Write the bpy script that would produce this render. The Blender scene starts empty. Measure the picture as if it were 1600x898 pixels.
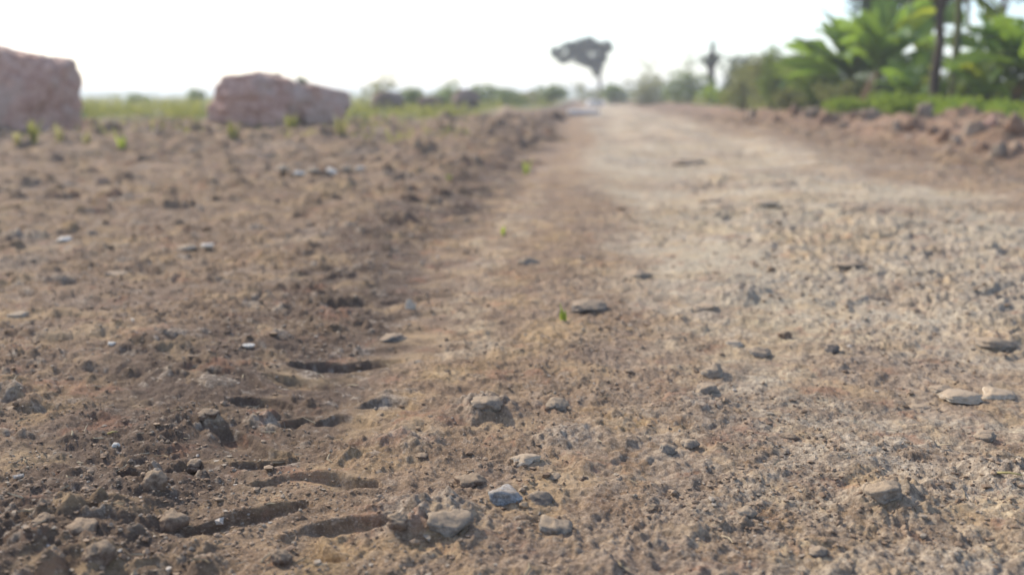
import bpy, bmesh, math, random
import numpy as np
from mathutils import Vector, Matrix

random.seed(7)
SC = bpy.context.scene
COL = SC.collection
R = math.radians
f32 = np.float32

# ------------------------------------------------------------------ camera geometry
FPX, CX, CY, HZ = 1537.0, 800.0, 449.0, 150.0
CAMH = 0.60
PITCH = math.atan((CY - HZ) / FPX)
HEAD = math.atan(115.0 / FPX)          # the road runs a little to the right
CA, SA = math.cos(HEAD), math.sin(HEAD)


def ray(u, v):
    a, b = (u - CX) / FPX, (CY - v) / FPX
    cp, sp = math.cos(PITCH), math.sin(PITCH)
    return Vector((a, cp + b * sp, -sp + b * cp))


def G(u, v, z=0.0):
    """point of the ground plane seen at a photograph pixel"""
    d = ray(u, v)
    k = (z - CAMH) / d.z
    return (d.x * k, d.y * k)


def AT(u, y):
    """x of a photograph column on the far plane at distance y (near the horizon)"""
    d = ray(u, HZ)
    return d.x / d.y * y


# ------------------------------------------------------------------ noise
def hsh(ix, iy, seed):
    h = (ix.astype(np.int64) * 374761393 + iy.astype(np.int64) * 668265263 + seed * 974634777) & 0xFFFFFFFF
    h = ((h ^ (h >> 13)) * 1274126177) & 0xFFFFFFFF
    h = h ^ (h >> 16)
    h = (h * 2246822519) & 0xFFFFFFFF
    return (h ^ (h >> 15)) & 0xFFFFFFFF


def rnd(ix, iy, seed):
    return hsh(ix, iy, seed).astype(f32) / f32(4294967296.0)


def pn(x, y, freq, seed=0):
    x = x * freq + seed * 17.31
    y = y * freq - seed * 9.77
    ix, iy = np.floor(x), np.floor(y)
    fx, fy = (x - ix).astype(f32), (y - iy).astype(f32)
    ix, iy = ix.astype(np.int64), iy.astype(np.int64)
    ux = fx * fx * fx * (fx * (fx * 6 - 15) + 10)
    uy = fy * fy * fy * (fy * (fy * 6 - 15) + 10)

    def g(dx, dy):
        a = rnd(ix + dx, iy + dy, seed) * f32(6.2831853)
        return np.cos(a) * (fx - dx) + np.sin(a) * (fy - dy)
    a = g(0, 0); b = g(1, 0); c = g(0, 1); d = g(1, 1)
    return ((a + (b - a) * ux) * (1 - uy) + (c + (d - c) * ux) * uy) * f32(1.5)


def fbm(x, y, freq, octs, seed=0, gain=0.5):
    s = 0; a = 1.0
    for k in range(octs):
        s = s + pn(x, y, freq * 2.03 ** k, seed + k) * f32(a)
        a *= gain
    return s


def bumps(x, y, cell, seed, dens, rmin=0.25, rmax=0.6, squash=1.0, flat=9.0):
    """rounded lumps standing out of the soil; returns height (unit: cell) and a random id of the lump"""
    x = x / cell; y = y / cell
    ix = np.floor(x).astype(np.int64); iy = np.floor(y).astype(np.int64)
    best = np.zeros(x.shape, f32); idv = np.zeros(x.shape, f32)
    for dx in (-1, 0, 1):
        for dy in (-1, 0, 1):
            cx, cy = ix + dx, iy + dy
            px = cx + 0.1 + 0.8 * rnd(cx, cy, seed)
            py = cy + 0.1 + 0.8 * rnd(cx, cy, seed + 1)
            q = rnd(cx, cy, seed + 2)
            rr = rmin + (rmax - rmin) * q * q
            an = rnd(cx, cy, seed + 3) * 6.283
            e = 0.6 + 0.4 * rnd(cx, cy, seed + 5)
            ax = (x - px); ay = (y - py)
            bx = ax * np.cos(an) + ay * np.sin(an)
            by = (-ax * np.sin(an) + ay * np.cos(an)) / e
            d2 = (bx * bx + by * by) / (rr * rr)
            h = (np.minimum(np.sqrt(np.maximum(0, 1 - d2)), flat) * rr * squash).astype(f32)
            h = np.where(rnd(cx, cy, seed + 4) < dens, h, 0).astype(f32)
            m = h > best
            best = np.where(m, h, best)
            idv = np.where(m, rnd(cx, cy, seed + 6), idv)
    return best, idv


def ss(a, b, x):
    t = np.clip((x - a) / (b - a), 0, 1)
    return t * t * (3 - 2 * t)


# ------------------------------------------------------------------ tyre lug prints pressed into the soil (photograph pixels -> ground)
def c6(*p):
    return [(x * .3764, 560 + y * .3764) for x, y in p]


LUGS = [  # polyline, half width (m), depth (m)
    (c6((1620, 675), (1480, 690), (1340, 715), (1240, 745), (1290, 800), (1390, 830)), .020, .030),
    (c6((790, 712), (910, 690), (1060, 650), (1250, 608)), .022, .028),
    (c6((1085, 515), (1240, 500), (1380, 505), (1450, 525), (1545, 530)), .023, .032),
    (c6((935, 300), (1000, 350), (1080, 385), (1190, 392)), .026, .030),
    (c6((990, 425), (1090, 425), (1220, 408)), .020, .022),
    (c6((1200, 265), (1310, 250), (1430, 250), (1520, 280)), .024, .026),
    (c6((985, 185), (1090, 190), (1195, 195)), .024, .022),
    (c6((1120, 85), (1250, 98), (1360, 95), (1500, 62)), .028, .026),
    (c6((1225, 32), (1360, 25), (1520, 12)), .028, .026),
    (c6((890, 90), (980, 100), (1060, 122)), .028, .022),
    ([(505, 655), (540, 652), (575, 662)], .026, .024),
    ([(575, 632), (605, 630), (640, 638)], .026, .024),
    ([(470, 572), (540, 570), (620, 562)], .030, .026),
    ([(560, 545), (625, 545), (680, 536)], .030, .024),
    ([(580, 520), (640, 520), (690, 512)], .032, .024),
    ([(590, 495), (650, 492), (705, 486)], .034, .026),
    ([(600, 470), (660, 466), (712, 460)], .034, .026),
    ([(610, 445), (670, 440), (720, 436)], .036, .028),
    ([(630, 420), (690, 414), (735, 410)], .038, .030),
    ([(650, 396), (700, 390), (745, 388)], .040, .030),
    ([(660, 375), (712, 370), (752, 366)], .042, .032),
    ([(680, 355), (722, 350), (760, 347)], .045, .034),
    ([(695, 336), (735, 332), (768, 330)], .048, .036),
    ([(712, 318), (745, 315), (775, 313)], .05, .038),
    ([(720, 302), (755, 300), (782, 298)], .055, .040),
    ([(735, 288), (790, 286), (880, 284)], .06, .05),
    ([(700, 270), (760, 268), (820, 272)], .07, .05),
]
LUGSW = []
for pl, w, d in LUGS:
    fd = 1 if min(q[1] for q in pl) > 560 else random.uniform(.35, .75)
    LUGSW.append(([G(u + (1 - fd) * random.uniform(-26, 26), v + (1 - fd) * random.uniform(-8, 8)) for u, v in pl], w, d * fd))

HOLES = [(208, 748, .03, .03), (300, 730, .03, .02), (520, 480, .07, .03), (560, 476, .05, .03), (390, 475, .06, .03), (1390, 472, .05, .02),
         (620, 640, .03, .02), (150, 815, .03, .02)]
MOUNDS = [  # u, v, radius m, height m : stony humps that belong to the road bed
    (1390, 792, .09, .024), (750, 640, .075, .024), (600, 628, .05, .012), (640, 815, .08, .016), (700, 815, .09, .018), (1560, 540, .09, .02),
    (120, 850, .13, .018), (250, 770, .10, .012), (330, 660, .12, .010), (60, 800, .12, .012), (240, 870, .12, .014), (420, 640, .1, .02),
    (1580, 750, .08, .02), (1160, 470, .12, .03), (1100, 640, .09, .012), (640, 690, .08, .012), (900, 690, .1, .012)]


def zones(x, y):
    t = x * CA - y * SA
    s = x * SA + y * CA
    return t, s


def terrain(x, y, full=True):
    """height and surface kinds of the ground at x, y"""
    x = np.asarray(x, np.float64); y = np.asarray(y, np.float64)
    t, s = zones(x, y)
    r = np.hypot(x, y)
    wob = fbm(x, y, 0.8, 3, 3) * 0.12 * np.clip(r / 4, .3, 3)
    tw = t + wob
    left = ss(-0.55, -0.95, tw)
    road = ss(-0.28, 0.50, tw) * (1 - ss(1.8, 2.9, tw + wob)) * (.50 + .50 * ss(1.7, 3.2, s + .5 * wob))
    strip = ss(-0.48, -0.38, tw) * (1 - ss(-0.30, -0.14, tw)) * ss(1.7, 2.4, s) * (1 - .6 * ss(5, 9, s)) * .5
    tk = tw + fbm(x, y, 2.3, 3, 33) * .10
    track = ss(-1.0 - .04 * r, -0.8, tk) * (1 - ss(-0.54 - .01 * r, -0.36, tk))
    loose = ss(2.4, 3.4, tw)
    far = ss(3, 14, r)
    h = fbm(x, y, 0.11, 2, 11) * 0.10 * ss(6, 40, r)
    # big lumps of the graded soil on the left
    h = h + left * (0.012 + .02 * far + fbm(x, y, 0.75, 3, 21) * (0.012 + 0.125 * far) + fbm(x, y, 2.6, 3, 25) * (0.009 + .035 * far))
    h = h - track * 0.008
    h = h + ss(-1.0, -.74, tw) * (1 - ss(-.74, -.56, tw)) * (0.010 + .014 * pn(x, y, 2.2, 31)) * (1 - far * .5)
    h = h + road * (fbm(x, y, 1.1, 2, 41) * 0.016 + fbm(x, y, 4.5, 2, 45) * 0.006)
    h = h + ss(-.2, .3, tw) * (1 - ss(2.4, 3.2, tw)) * pn(t * 1.5, s * .16, 1.0, 47) * .05 * ss(2, 7, r)
    h = h - (ss(-.55, -.45, tw) - ss(-.45, -.28, tw)) * .006 * ss(2.5, 6, r)
    # earth bank along the right side of the road
    amp = 0.24 * (1 + .5 * pn(x, y, 0.42, 51)) * (1 - .45 * ss(20, 34, s))
    prof = np.where(t < 5.3, ss(3.7, 5.3, tw), 1 - .72 * ss(5.4, 6.9, tw))
    h = h + amp * prof + ss(3.2, 5.0, tw) * (fbm(x, y, 1.5, 3, 55) * 0.10)
    h = h - ss(30, 70, r) * ss(0, 12, np.abs(t)) * 0.0
    out = {'t': t, 's': s, 'r': r, 'tw': tw}
    grass = ss(5.3, 6.2, tw + wob) + ss(19, 23, s + 2.0 * pn(x, y, .3, 61)) * (1 - ss(-3.4, -2.6, tw)) 
    # beyond the stretch that is being graded everything off the road is grass
    grass = np.clip(grass + ss(34, 45, s) * (1 - ss(-2.2, -1.4, t)) + ss(30, 45, s) * ss(4.8, 5.8, t) + ss(140, 180, s), 0, 1)
    hs0 = h.copy()
    if full:
        stone = np.zeros(x.shape, f32); clod = np.zeros(x.shape, f32); idv = np.zeros(x.shape, f32)
        # cobbles in the soil
        def layer(mask, cell, seed, dens, squash, wgt, rmin=.25, rmax=.6, stony=0.0, flat=9.0):
            nonlocal h, stone, clod, idv
            i = np.nonzero(mask)[0]
            if not len(i): return
            jx = x[i] + pn(x[i], y[i], 1.3 / cell, seed + 9) * cell * .22
            jy = y[i] + pn(x[i], y[i], 1.3 / cell, seed + 10) * cell * .22
            b, q = bumps(jx, jy, cell, seed, dens, rmin, rmax, squash, flat)
            hh = b * cell * wgt[i] * (1 + .55 * pn(x[i], y[i], 2.6 / cell, seed + 12) + .4 * pn(x[i], y[i], 6.1 / cell, seed + 13))
            h[i] += hh
            on = (b > .02) * ss(.02, .12, b)
            if stony > 0:
                stone[i] = np.maximum(stone[i], on * (q < stony) * np.clip(wgt[i] * 1.5, 0, 1))
            clod[i] = np.maximum(clod[i], on * wgt[i])
            idv[i] = np.where(on > .4, q, idv[i])
        lo = np.clip(left + loose * .8 + track * .6, 0, 1)
        soil = np.clip(1 - road * .65 - strip * .6, 0.15, 1) * (1 - .8 * grass)
        inb = (r > .5) & (s > 0.2)
        patch = ss(-.25, .35, fbm(x, y, 3.1, 2, 71))
        rough = ss(-.15, .30, fbm(x * .8, y * 1.3, 1.15, 3, 73))          # broken crust here, packed dust there
        rp = road * (.12 + .88 * rough)
        soil = soil * (1 - road * .55 * (1 - rough))
        layer(inb & (r < 60), .42, 101, .55, .48, (lo * (.45 * ss(3, 8, r) + .45 * ss(8, 15, r))).astype(f32), .2, .55)
        layer(inb & (r < 45), .17, 111, .50, .5, (lo * (.35 + .65 * ss(2.5, 6, r)) + road * .2).astype(f32), .18, .55, .10)
        layer(inb & (r < 22), .085, 121, .45, .42, (soil * (.35 + .5 * lo)).astype(f32) + (rp * .2).astype(f32), .16, .5, .15)
        layer(inb & (r < 22), .13, 181, .42, .30, (rp * .8).astype(f32), .18, .55, .75, .24)   # flat stones worn into the road
        layer(inb & (r < 30), .30, 191, .40, .16, (rp * .9).astype(f32), .18, .55, .6, .26)
        layer(inb & (r < 9), .040, 131, .62, .60, (soil * (.5 + .5 * lo) * (.45 + .55 * patch) + rp * .22 * patch).astype(f32), .18, .5, .25)
        layer(inb & (r < 5.5), .019, 141, .8, .75, (soil * (.45 + .55 * lo) * (.4 + .6 * patch) + rp * .35 * patch).astype(f32), .2, .5, .2)
        layer(inb & (r < 4), .010, 151, .75, .65, (.35 + .65 * patch) * (1 - road * .6 * (1 - rough)).astype(f32), .2, .5, .15)
        i = np.nonzero(inb & (r < 40) & (tw > -.35) & (tw < 3.4))[0]
        xi, yi = x[i], y[i]
        wgt = (ss(-.35, .2, tw[i]) * (1 - ss(2.6, 3.4, tw[i])) * (.35 + .65 * ss(-.3, .3, fbm(xi, yi, .7, 2, 201)))).astype(f32)
        for fq, lv, hh, sd in ((1.1, 4.0, .020, 203), (3.4, 3.2, .011, 207), (8.5, 2.6, .006, 211)):
            if fq > 5: wk = wgt * (r[i] < 9)
            else: wk = wgt
            q = fbm(xi, yi, fq, 4, sd, .55) * lv
            fl = np.floor(q); te = fl + ss(.0, .22, q - fl)
            h[i] += (te - .75 * q) * hh * (.62 + .5 * ss(.4, .9, t[i])) * wk * (.45 + .55 * ss(1.8, 4, r[i]))
            stone[i] = np.maximum(stone[i], wk * (rnd(fl.astype(np.int64), fl.astype(np.int64) * 0 + sd, 5) > .62) * .55)
        i = np.nonzero(inb & (r < 7))[0]
        xi, yi = x[i], y[i]
        sm_ = 1 - .5 * (road * (1 - rough))[i]
        h[i] += pn(xi, yi, 14, 80) * .006 * soil[i] * (1 - .8 * track[i]) + (pn(xi, yi, 28, 81) * .0048 + pn(xi, yi, 61, 82) * .0034 + pn(xi, yi, 133, 83) * .0020) * sm_
        rg = 1 - np.abs(pn(xi, yi, 9, 85))
        h[i] += (rg * rg * .006 * soil[i] * (1 - .7 * track[i]))
        # stony humps
        for (u, v, rad, hh) in MOUNDS:
            gx, gy = G(u, v)
            i = np.nonzero((np.abs(x - gx) < rad * 2.5) & (np.abs(y - gy) < rad * 2.5))[0]
            if len(i):
                d = np.hypot(x[i] - gx, (y[i] - gy)) / rad
                d = d * (1 + .35 * pn(x[i], y[i], 1.3 / rad, 91) + .2 * pn(x[i], y[i], 4 / rad, 92))
                k = 1 - ss(.15, 1.15, d)
                h[i] += hh * k * (1 + .5 * pn(x[i], y[i], 3.2 / rad, 93) + .25 * pn(x[i], y[i], 9 / rad, 94))
                if u > 560:
                    stone[i] = np.maximum(stone[i], k * .9)
        for (u, v, rad, dd) in HOLES:
            gx, gy = G(u, v)
            i = np.nonzero((np.abs(x - gx) < rad * 2.5) & (np.abs(y - gy) < rad * 2.5))[0]
            if len(i):
                d = np.hypot(x[i] - gx, y[i] - gy) / rad
                d = d * (1 + .4 * pn(x[i], y[i], 1.4 / rad, 95))
                h[i] -= dd * (1 - ss(.35, 1.1, d))
        # lug prints: flat floor, steep walls, a low squeezed-up rim
        for pts, w, dd in LUGSW:
            P = np.array(pts)
            m = w * 4
            i = np.nonzero((x > P[:, 0].min() - m) & (x < P[:, 0].max() + m) & (y > P[:, 1].min() - m) & (y < P[:, 1].max() + m))[0]
            if not len(i): continue
            best = np.full(len(i), 9.0); side = np.zeros(len(i)); along = np.zeros(len(i))
            cum = np.concatenate([[0], np.cumsum(np.hypot(*(P[1:] - P[:-1]).T))]); cum /= cum[-1]
            for kk, (a, b) in enumerate(zip(P[:-1], P[1:])):
                ab = b - a
                q = np.clip(((x[i] - a[0]) * ab[0] + (y[i] - a[1]) * ab[1]) / (ab @ ab), 0, 1)
                ex, ey = x[i] - a[0] - q * ab[0], y[i] - a[1] - q * ab[1]
                dd_ = np.hypot(ex, ey); m_ = dd_ < best
                best = np.where(m_, dd_, best); side = np.where(m_, ey, side)
                along = np.where(m_, cum[kk] + q * (cum[kk + 1] - cum[kk]), along)
            wv = w * (.55 + .45 * ss(0, .22, along) * ss(0, .28, 1 - along)) * np.where(side < 0, 1.75, 1.0)
            e = best / wv * (1 + .20 * pn(x[i], y[i], .5 / w, 97) + .07 * pn(x[i], y[i], 1.6 / w, 98))
            k = 1 - np.where(side < 0, ss(.15, 1.0, e), ss(.6, 1.0, e))
            rim = ss(.85, 1.15, e) * (1 - ss(1.2, 2.0, e))
            cal = 1 - ss(1.2, 3.2, e)
            h[i] = h[i] * (1 - .75 * cal) + hs0[i] * .75 * cal - dd * .62 * k * (.75 + .5 * pn(x[i], y[i], .35 / w, 96)) + rim * dd * .16 * (1 + .6 * pn(x[i], y[i], 30, 99))
        out['rough'] = rough
        out.update(stone=stone, clod=clod, idv=idv)
    out['h'] = h
    out['road'] = np.clip(road + strip * .9, 0, 1)
    out['moist'] = np.clip(track * 1.0 + left * (.22 + .35 * ss(5, 12, r) * ss(-.2, .3, fbm(x, y, .33, 3, 66))) + .5 * loose * (1 - ss(4.2, 5.0, tw)), 0, 1)
    out['red'] = np.clip(ss(3.6, 4.6, tw) * (1 - grass), 0, 1)
    out['grass'] = grass
    return out


def Z(x, y):
    return float(terrain(np.array([x]), np.array([y]))['h'][0])


KS = np.concatenate([np.geomspace(.9, 12, 900), np.geomspace(12.02, 95, 900)])


def GT(u, v):
    """the first point of the terrain met by the line of sight through a photograph pixel"""
    d = ray(u, v)
    k = KS / d.y
    h = terrain(d.x * k, d.y * k)['h']
    hit = np.nonzero(CAMH + d.z * k <= h)[0]
    if not len(hit): return G(u, v)
    q = k[hit[0]]
    return (d.x * q, d.y * q)


# ------------------------------------------------------------------ materials
def mat(name):
    m = bpy.data.materials.new(name); m.use_nodes = True
    nt = m.node_tree; nt.nodes.clear()
    out = nt.nodes.new('ShaderNodeOutputMaterial')
    b = nt.nodes.new('ShaderNodeBsdfPrincipled')
    nt.links.new(b.outputs[0], out.inputs[0])
    b.inputs['Roughness'].default_value = .95
    b.inputs['Specular IOR Level'].default_value = .15
    return m, nt, b, out


class N:
    def __init__(s, nt):
        s.nt = nt
        tc = nt.nodes.new('ShaderNodeTexCoord'); s.co = tc.outputs['Object']

    def link(s, a, b): s.nt.links.new(a, b)

    def noise(s, scale, detail=4, rough=.55, dist=0, co=None):
        n = s.nt.nodes.new('ShaderNodeTexNoise')
        n.inputs['Scale'].default_value = scale; n.inputs['Detail'].default_value = detail
        n.inputs['Roughness'].default_value = rough; n.inputs['Distortion'].default_value = dist
        s.link(co or s.co, n.inputs['Vector']); return n.outputs['Fac']

    def voro(s, scale, out='Distance', feature='F1', co=None):
        n = s.nt.nodes.new('ShaderNodeTexVoronoi'); n.feature = feature
        n.inputs['Scale'].default_value = scale
        s.link(co or s.co, n.inputs['Vector']); return n.outputs[out]

    def attr(s, name, out='Fac'):
        n = s.nt.nodes.new('ShaderNodeAttribute'); n.attribute_name = name; return n.outputs[out]

    def ramp(s, v, lo, hi, a=0.0, b=1.0):
        n = s.nt.nodes.new('ShaderNodeMapRange'); n.interpolation_type = 'SMOOTHSTEP'
        for k, q in (('From Min', lo), ('From Max', hi), ('To Min', a), ('To Max', b)): n.inputs[k].default_value = q
        s.link(v, n.inputs['Value']); return n.outputs[0]

    def math(s, op, a, b=None):
        n = s.nt.nodes.new('ShaderNodeMath'); n.operation = op
        for k, q in enumerate((a, b)):
            if q is None: continue
            if isinstance(q, (int, float)): n.inputs[k].default_value = q
            else: s.link(q, n.inputs[k])
        return n.outputs[0]

    def mix(s, fac, a, b, mode='MIX'):
        n = s.nt.nodes.new('ShaderNodeMix'); n.data_type = 'RGBA'; n.blend_type = mode
        for sock, q in ((n.inputs[0], fac), (n.inputs[6], a), (n.inputs[7], b)):
            if isinstance(q, (int, float)): sock.default_value = q
            elif isinstance(q, tuple): sock.default_value = (*q, 1)
            else: s.link(q, sock)
        return n.outputs[2]

    def bump(s, h, dist, strength=1.0, normal=None):
        n = s.nt.nodes.new('ShaderNodeBump'); n.inputs['Distance'].default_value = dist
        n.inputs['Strength'].default_value = strength
        s.link(h, n.inputs['Height'])
        if normal: s.link(normal, n.inputs['Normal'])
        return n.outputs[0]


def soil_material():
    m, nt, b, out = mat('bare_soil'); n = N(nt)
    road, moist, red, stone, clod, idv, grass = [n.attr(k) for k in ('road', 'moist', 'red', 'stone', 'clod', 'idv', 'grass')]
    big = n.noise(1.3, 5, .6); mid = n.noise(9, 6, .65); fine = n.noise(70, 5, .7); grit = n.noise(420, 3, .7)
    soil = n.mix(n.ramp(mid, .35, .68), (.195, .125, .072), (.315, .215, .125))
    soil = n.mix(n.ramp(big, .42, .62, 0, .55), soil, (.225, .16, .115))
    soil = n.mix(n.ramp(n.noise(3.3, 5, .6, .6), .5, .68, 0, .65), soil, (.44, .295, .135))     # ochre sandy patches
    soil = n.mix(n.ramp(n.noise(.95, 6, .7, .6), .56, .64, 0, .55), soil, (.40, .32, .235))      # dry crusted patches
    tan = n.mix(n.ramp(mid, .3, .7), (.40, .305, .175), (.57, .465, .30))
    tan = n.mix(n.ramp(n.noise(2.1, 5, .65), .47, .62, 0, .7), tan, (.58, .50, .385))            # pale dusty rock
    tan = n.mix(n.ramp(n.noise(4.7, 4, .6, .4), .55, .68, 0, .6), tan, (.31, .21, .13))
    tan = n.mix(n.ramp(n.attr('rough'), .15, .75, .6, 0), tan, n.mix(mid, (.45, .385, .275), (.57, .50, .37)))
    tan = n.mix(n.ramp(n.noise(1.6, 4, .6, .8), .54, .64, 0, .75), tan, (.27, .185, .12))
    tan = n.mix(n.ramp(n.noise(.42, 6, .68, .5), .47, .60, 0, .75), tan, (.29, .215, .15))
    rf = n.ramp(n.math('ADD', road, n.math('MULTIPLY', n.math('SUBTRACT', mid, .5), 1.1)), .25, .8)
    c = n.mix(rf, soil, tan)
    c = n.mix(n.math('MULTIPLY', moist, n.ramp(big, .3, .6, .65, .97)), c, n.mix(mid, (.078, .055, .040), (.135, .096, .07)))
    c = n.mix(n.math('MULTIPLY', red, n.ramp(mid, .35, .65, .4, .95)), c, n.mix(n.ramp(big, .4, .6), (.18, .108, .072), (.29, .175, .115)))
    stc = n.mix(n.ramp(fine, .35, .68), (.23, .19, .145), (.45, .375, .285))
    c = n.mix(n.math('MULTIPLY', stone, n.ramp(mid, .3, .55, .45, .95)), c, stc)
    lump = n.mix(n.ramp(idv, 0, 1), (.62, .58, .56), (1.18, 1.14, 1.08))
    c = n.mix(n.math('MULTIPLY', clod, .65), c, n.mix(1.0, c, lump, 'MULTIPLY'))
    # single grains: dark crumbs, pale grit
    c = n.mix(n.ramp(fine, .34, .60, .48, 0), c, (.10, .068, .046))
    crumb = n.noise(170, 4, .75)
    c = n.mix(n.ramp(crumb, .40, .50, .45, 0), c, (.085, .058, .04))
    dry = n.math('SUBTRACT', 1.0, n.math('MULTIPLY', moist, .75))
    c = n.mix(n.math('MULTIPLY', n.ramp(crumb, .55, .66, 0, .4), dry), c, (.52, .42, .30))
    c = n.mix(n.math('MULTIPLY', n.ramp(n.noise(5.5, 5, .65, .5), .50, .68, 0, .5), n.math('SUBTRACT', 1.0, grass)), c, (.42, .295, .16))     # ochre sand
    c = n.mix(n.math('MULTIPLY', n.ramp(n.noise(7.5, 5, .7, .3), .55, .66, 0, .45), n.math('SUBTRACT', 1.0, grass)), c, (.27, .135, .08))    # red laterite
    dry0 = n.math('SUBTRACT', 1.0, n.math('MULTIPLY', moist, .75))
    c = n.mix(n.math('MULTIPLY', n.ramp(grit, .56, .72, 0, .45), dry0), c, (.55, .47, .39))
    c = n.mix(n.ramp(grit, .28, .42, .5, 0), c, (.09, .06, .045))
    gr = n.mix(n.ramp(n.noise(.45, 5, .65), .4, .6), (.10, .125, .04), (.21, .19, .09))
    c = n.mix(n.math('MULTIPLY', grass, n.ramp(mid, .25, .5, .6, 1)), c, gr)
    n.link(c, b.inputs['Base Color'])
    hh = n.math('ADD', n.math('MULTIPLY', fine, .75), n.math('MULTIPLY', grit, .3))
    n.link(n.bump(hh, .010, .9), b.inputs['Normal'])
    return m


def rock_material(name, dark, light, accent, acc=.5, scale=1.0, bump=.02, dust=0.0):
    """size-relative: coordinates run in object space, scale = features per metre"""
    m, nt, b, out = mat(name); n = N(nt)
    o = nt.nodes.new('ShaderNodeObjectInfo')
    v = nt.nodes.new('ShaderNodeVectorMath'); v.operation = 'ADD'
    n.link(n.co, v.inputs[0])
    k = nt.nodes.new('ShaderNodeVectorMath'); k.operation = 'SCALE'; k.inputs[3].default_value = 40 / scale
    cv = nt.nodes.new('ShaderNodeCombineXYZ'); n.link(o.outputs['Random'], cv.inputs[0]); n.link(o.outputs['Random'], cv.inputs[2])
    n.link(cv.outputs[0], k.inputs[0]); n.link(k.outputs[0], v.inputs[1]); co = v.outputs[0]
    a = n.noise(1.6 * scale, 6, .65, .3, co); d = n.noise(7 * scale, 5, .7, 0, co); e = n.noise(30 * scale, 4, .7, 0, co)
    c = n.mix(n.ramp(d, .32, .68), dark, light)
    c = n.mix(n.ramp(a, .45, .60, 0, acc), c, accent)
    c = n.mix(n.ramp(e, .3, .48, .45, 0), c, tuple(q * .45 for q in dark))
    c = n.mix(n.ramp(e, .58, .75, 0, .35), c, tuple(min(.8, q * 1.5) for q in light))
    if dust:                                  # soil dust settled on the top faces, caught in patches
        g = nt.nodes.new('ShaderNodeNewGeometry'); sx = nt.nodes.new('ShaderNodeSeparateXYZ'); n.link(g.outputs['Normal'], sx.inputs[0])
        f = n.math('MULTIPLY', n.ramp(n.math('ADD', sx.outputs[2], n.math('MULTIPLY', n.math('SUBTRACT', d, .5), 1.2)), .25, .85), dust)
        c = n.mix(f, c, n.mix(e, (.25, .18, .115), (.42, .32, .215)))
    n.link(c, b.inputs['Base Color'])
    hh = n.math('ADD', n.math('MULTIPLY', d, .8), n.math('MULTIPLY', e, .3))
    n.link(n.bump(hh, bump, 1.0), b.inputs['Normal'])
    return m


def leaf_material(name, a, bcol, trans=.45, rough=.5, spec=.3, scale=3.0):
    m, nt, b, out = mat(name); n = N(nt)
    rn = n.attr('tint')
    c = n.mix(rn, a, bcol)
    c = n.mix(n.ramp(n.noise(scale, 3, .6), .35, .7, 0, .35), c, tuple(q * .55 for q in a))
    if name == 'banana_leaf': c = n.mix(n.ramp(n.noise(4.5, 4, .7, .5), .60, .68, 0, .55), c, (.20, .15, .05))
    n.link(c, b.inputs['Base Color']); b.inputs['Roughness'].default_value = rough
    b.inputs['Specular IOR Level'].default_value = spec
    tr = nt.nodes.new('ShaderNodeBsdfTranslucent')
    n.link(n.mix(.35, c, tuple(min(.6, q * f) for q, f in zip(bcol, (2.2, 2.0, .8)))), tr.inputs[0])
    mx = nt.nodes.new('ShaderNodeMixShader'); mx.inputs[0].default_value = trans
    n.link(b.outputs[0], mx.inputs[1]); n.link(tr.outputs[0], mx.inputs[2]); n.link(mx.outputs[0], out.inputs[0])
    return m


def bark_material(name, a, bcol, scale=6):
    m, nt, b, out = mat(name); n = N(nt)
    mp = nt.nodes.new('ShaderNodeMapping'); mp.inputs['Scale'].default_value = (1, 1, .25); n.link(n.co, mp.inputs[0])
    d = n.noise(scale, 5, .65, .2, mp.outputs[0]); e = n.noise(scale * 5, 3, .6)
    n.link(n.mix(n.ramp(d, .3, .7), a, bcol), b.inputs['Base Color'])
    n.link(n.bump(n.math('ADD', d, n.math('MULTIPLY', e, .3)), .03, .8), b.inputs['Normal'])
    return m


M = {}
M['soil'] = soil_material()
M['laterite'] = rock_material('pink_laterite', (.42, .235, .17), (.66, .44, .34), (.52, .42, .35), .6, 1.1, .10)
M['laterite_brown'] = rock_material('brown_laterite', (.16, .11, .085), (.27, .195, .15), (.24, .19, .15), .5, 1.2, .05)
M['bank_rock'] = rock_material('bank_rock', (.19, .12, .08), (.31, .205, .14), (.36, .205, .12), .6, 4, .03, dust=.4)
M['bank_grey'] = rock_material('grey_bank_rock', (.19, .15, .115), (.33, .27, .205), (.28, .19, .13), .6, 4, .03, dust=.5)
M['bank_pale'] = rock_material('pale_bank_rock', (.29, .22, .16), (.45, .35, .26), (.36, .24, .15), .5, 4, .03, dust=.3)
M['grey'] = rock_material('grey_stone', (.16, .14, .118), (.33, .29, .235), (.32, .245, .17), .7, 22, .004, dust=.85)
M['bluegrey'] = rock_material('blue_grey_stone', (.13, .145, .155), (.50, .53, .54), (.20, .18, .155), .55, 30, .004, dust=0.5)
M['dark'] = rock_material('dark_stone', (.10, .094, .088), (.21, .19, .168), (.22, .17, .13), .5, 22, .004, dust=.85)
M['brown'] = rock_material('brown_clod', (.13, .088, .062), (.25, .178, .128), (.30, .215, .145), .5, 25, .006, dust=.85)
M['ochre'] = rock_material('ochre_stone', (.32, .20, .11), (.50, .35, .20), (.30, .21, .14), .4, 25, .004, dust=.85)
M['pale'] = rock_material('pale_stone', (.38, .32, .24), (.58, .51, .41), (.48, .39, .29), .4, 22, .003, dust=.85)
M['white'] = rock_material('white_chip', (.52, .47, .39), (.70, .65, .56), (.5, .43, .34), .3, 30, .002)
M['slab'] = rock_material('sunlit_road_patch', (.50, .46, .42), (.68, .65, .60), (.52, .45, .39), .4, 2, .01)  # brightness of a sunlit road patch, put into the colour
M['leaf_ban'] = leaf_material('banana_leaf', (.085, .17, .028), (.18, .28, .045), .55, .42, .4)
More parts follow.
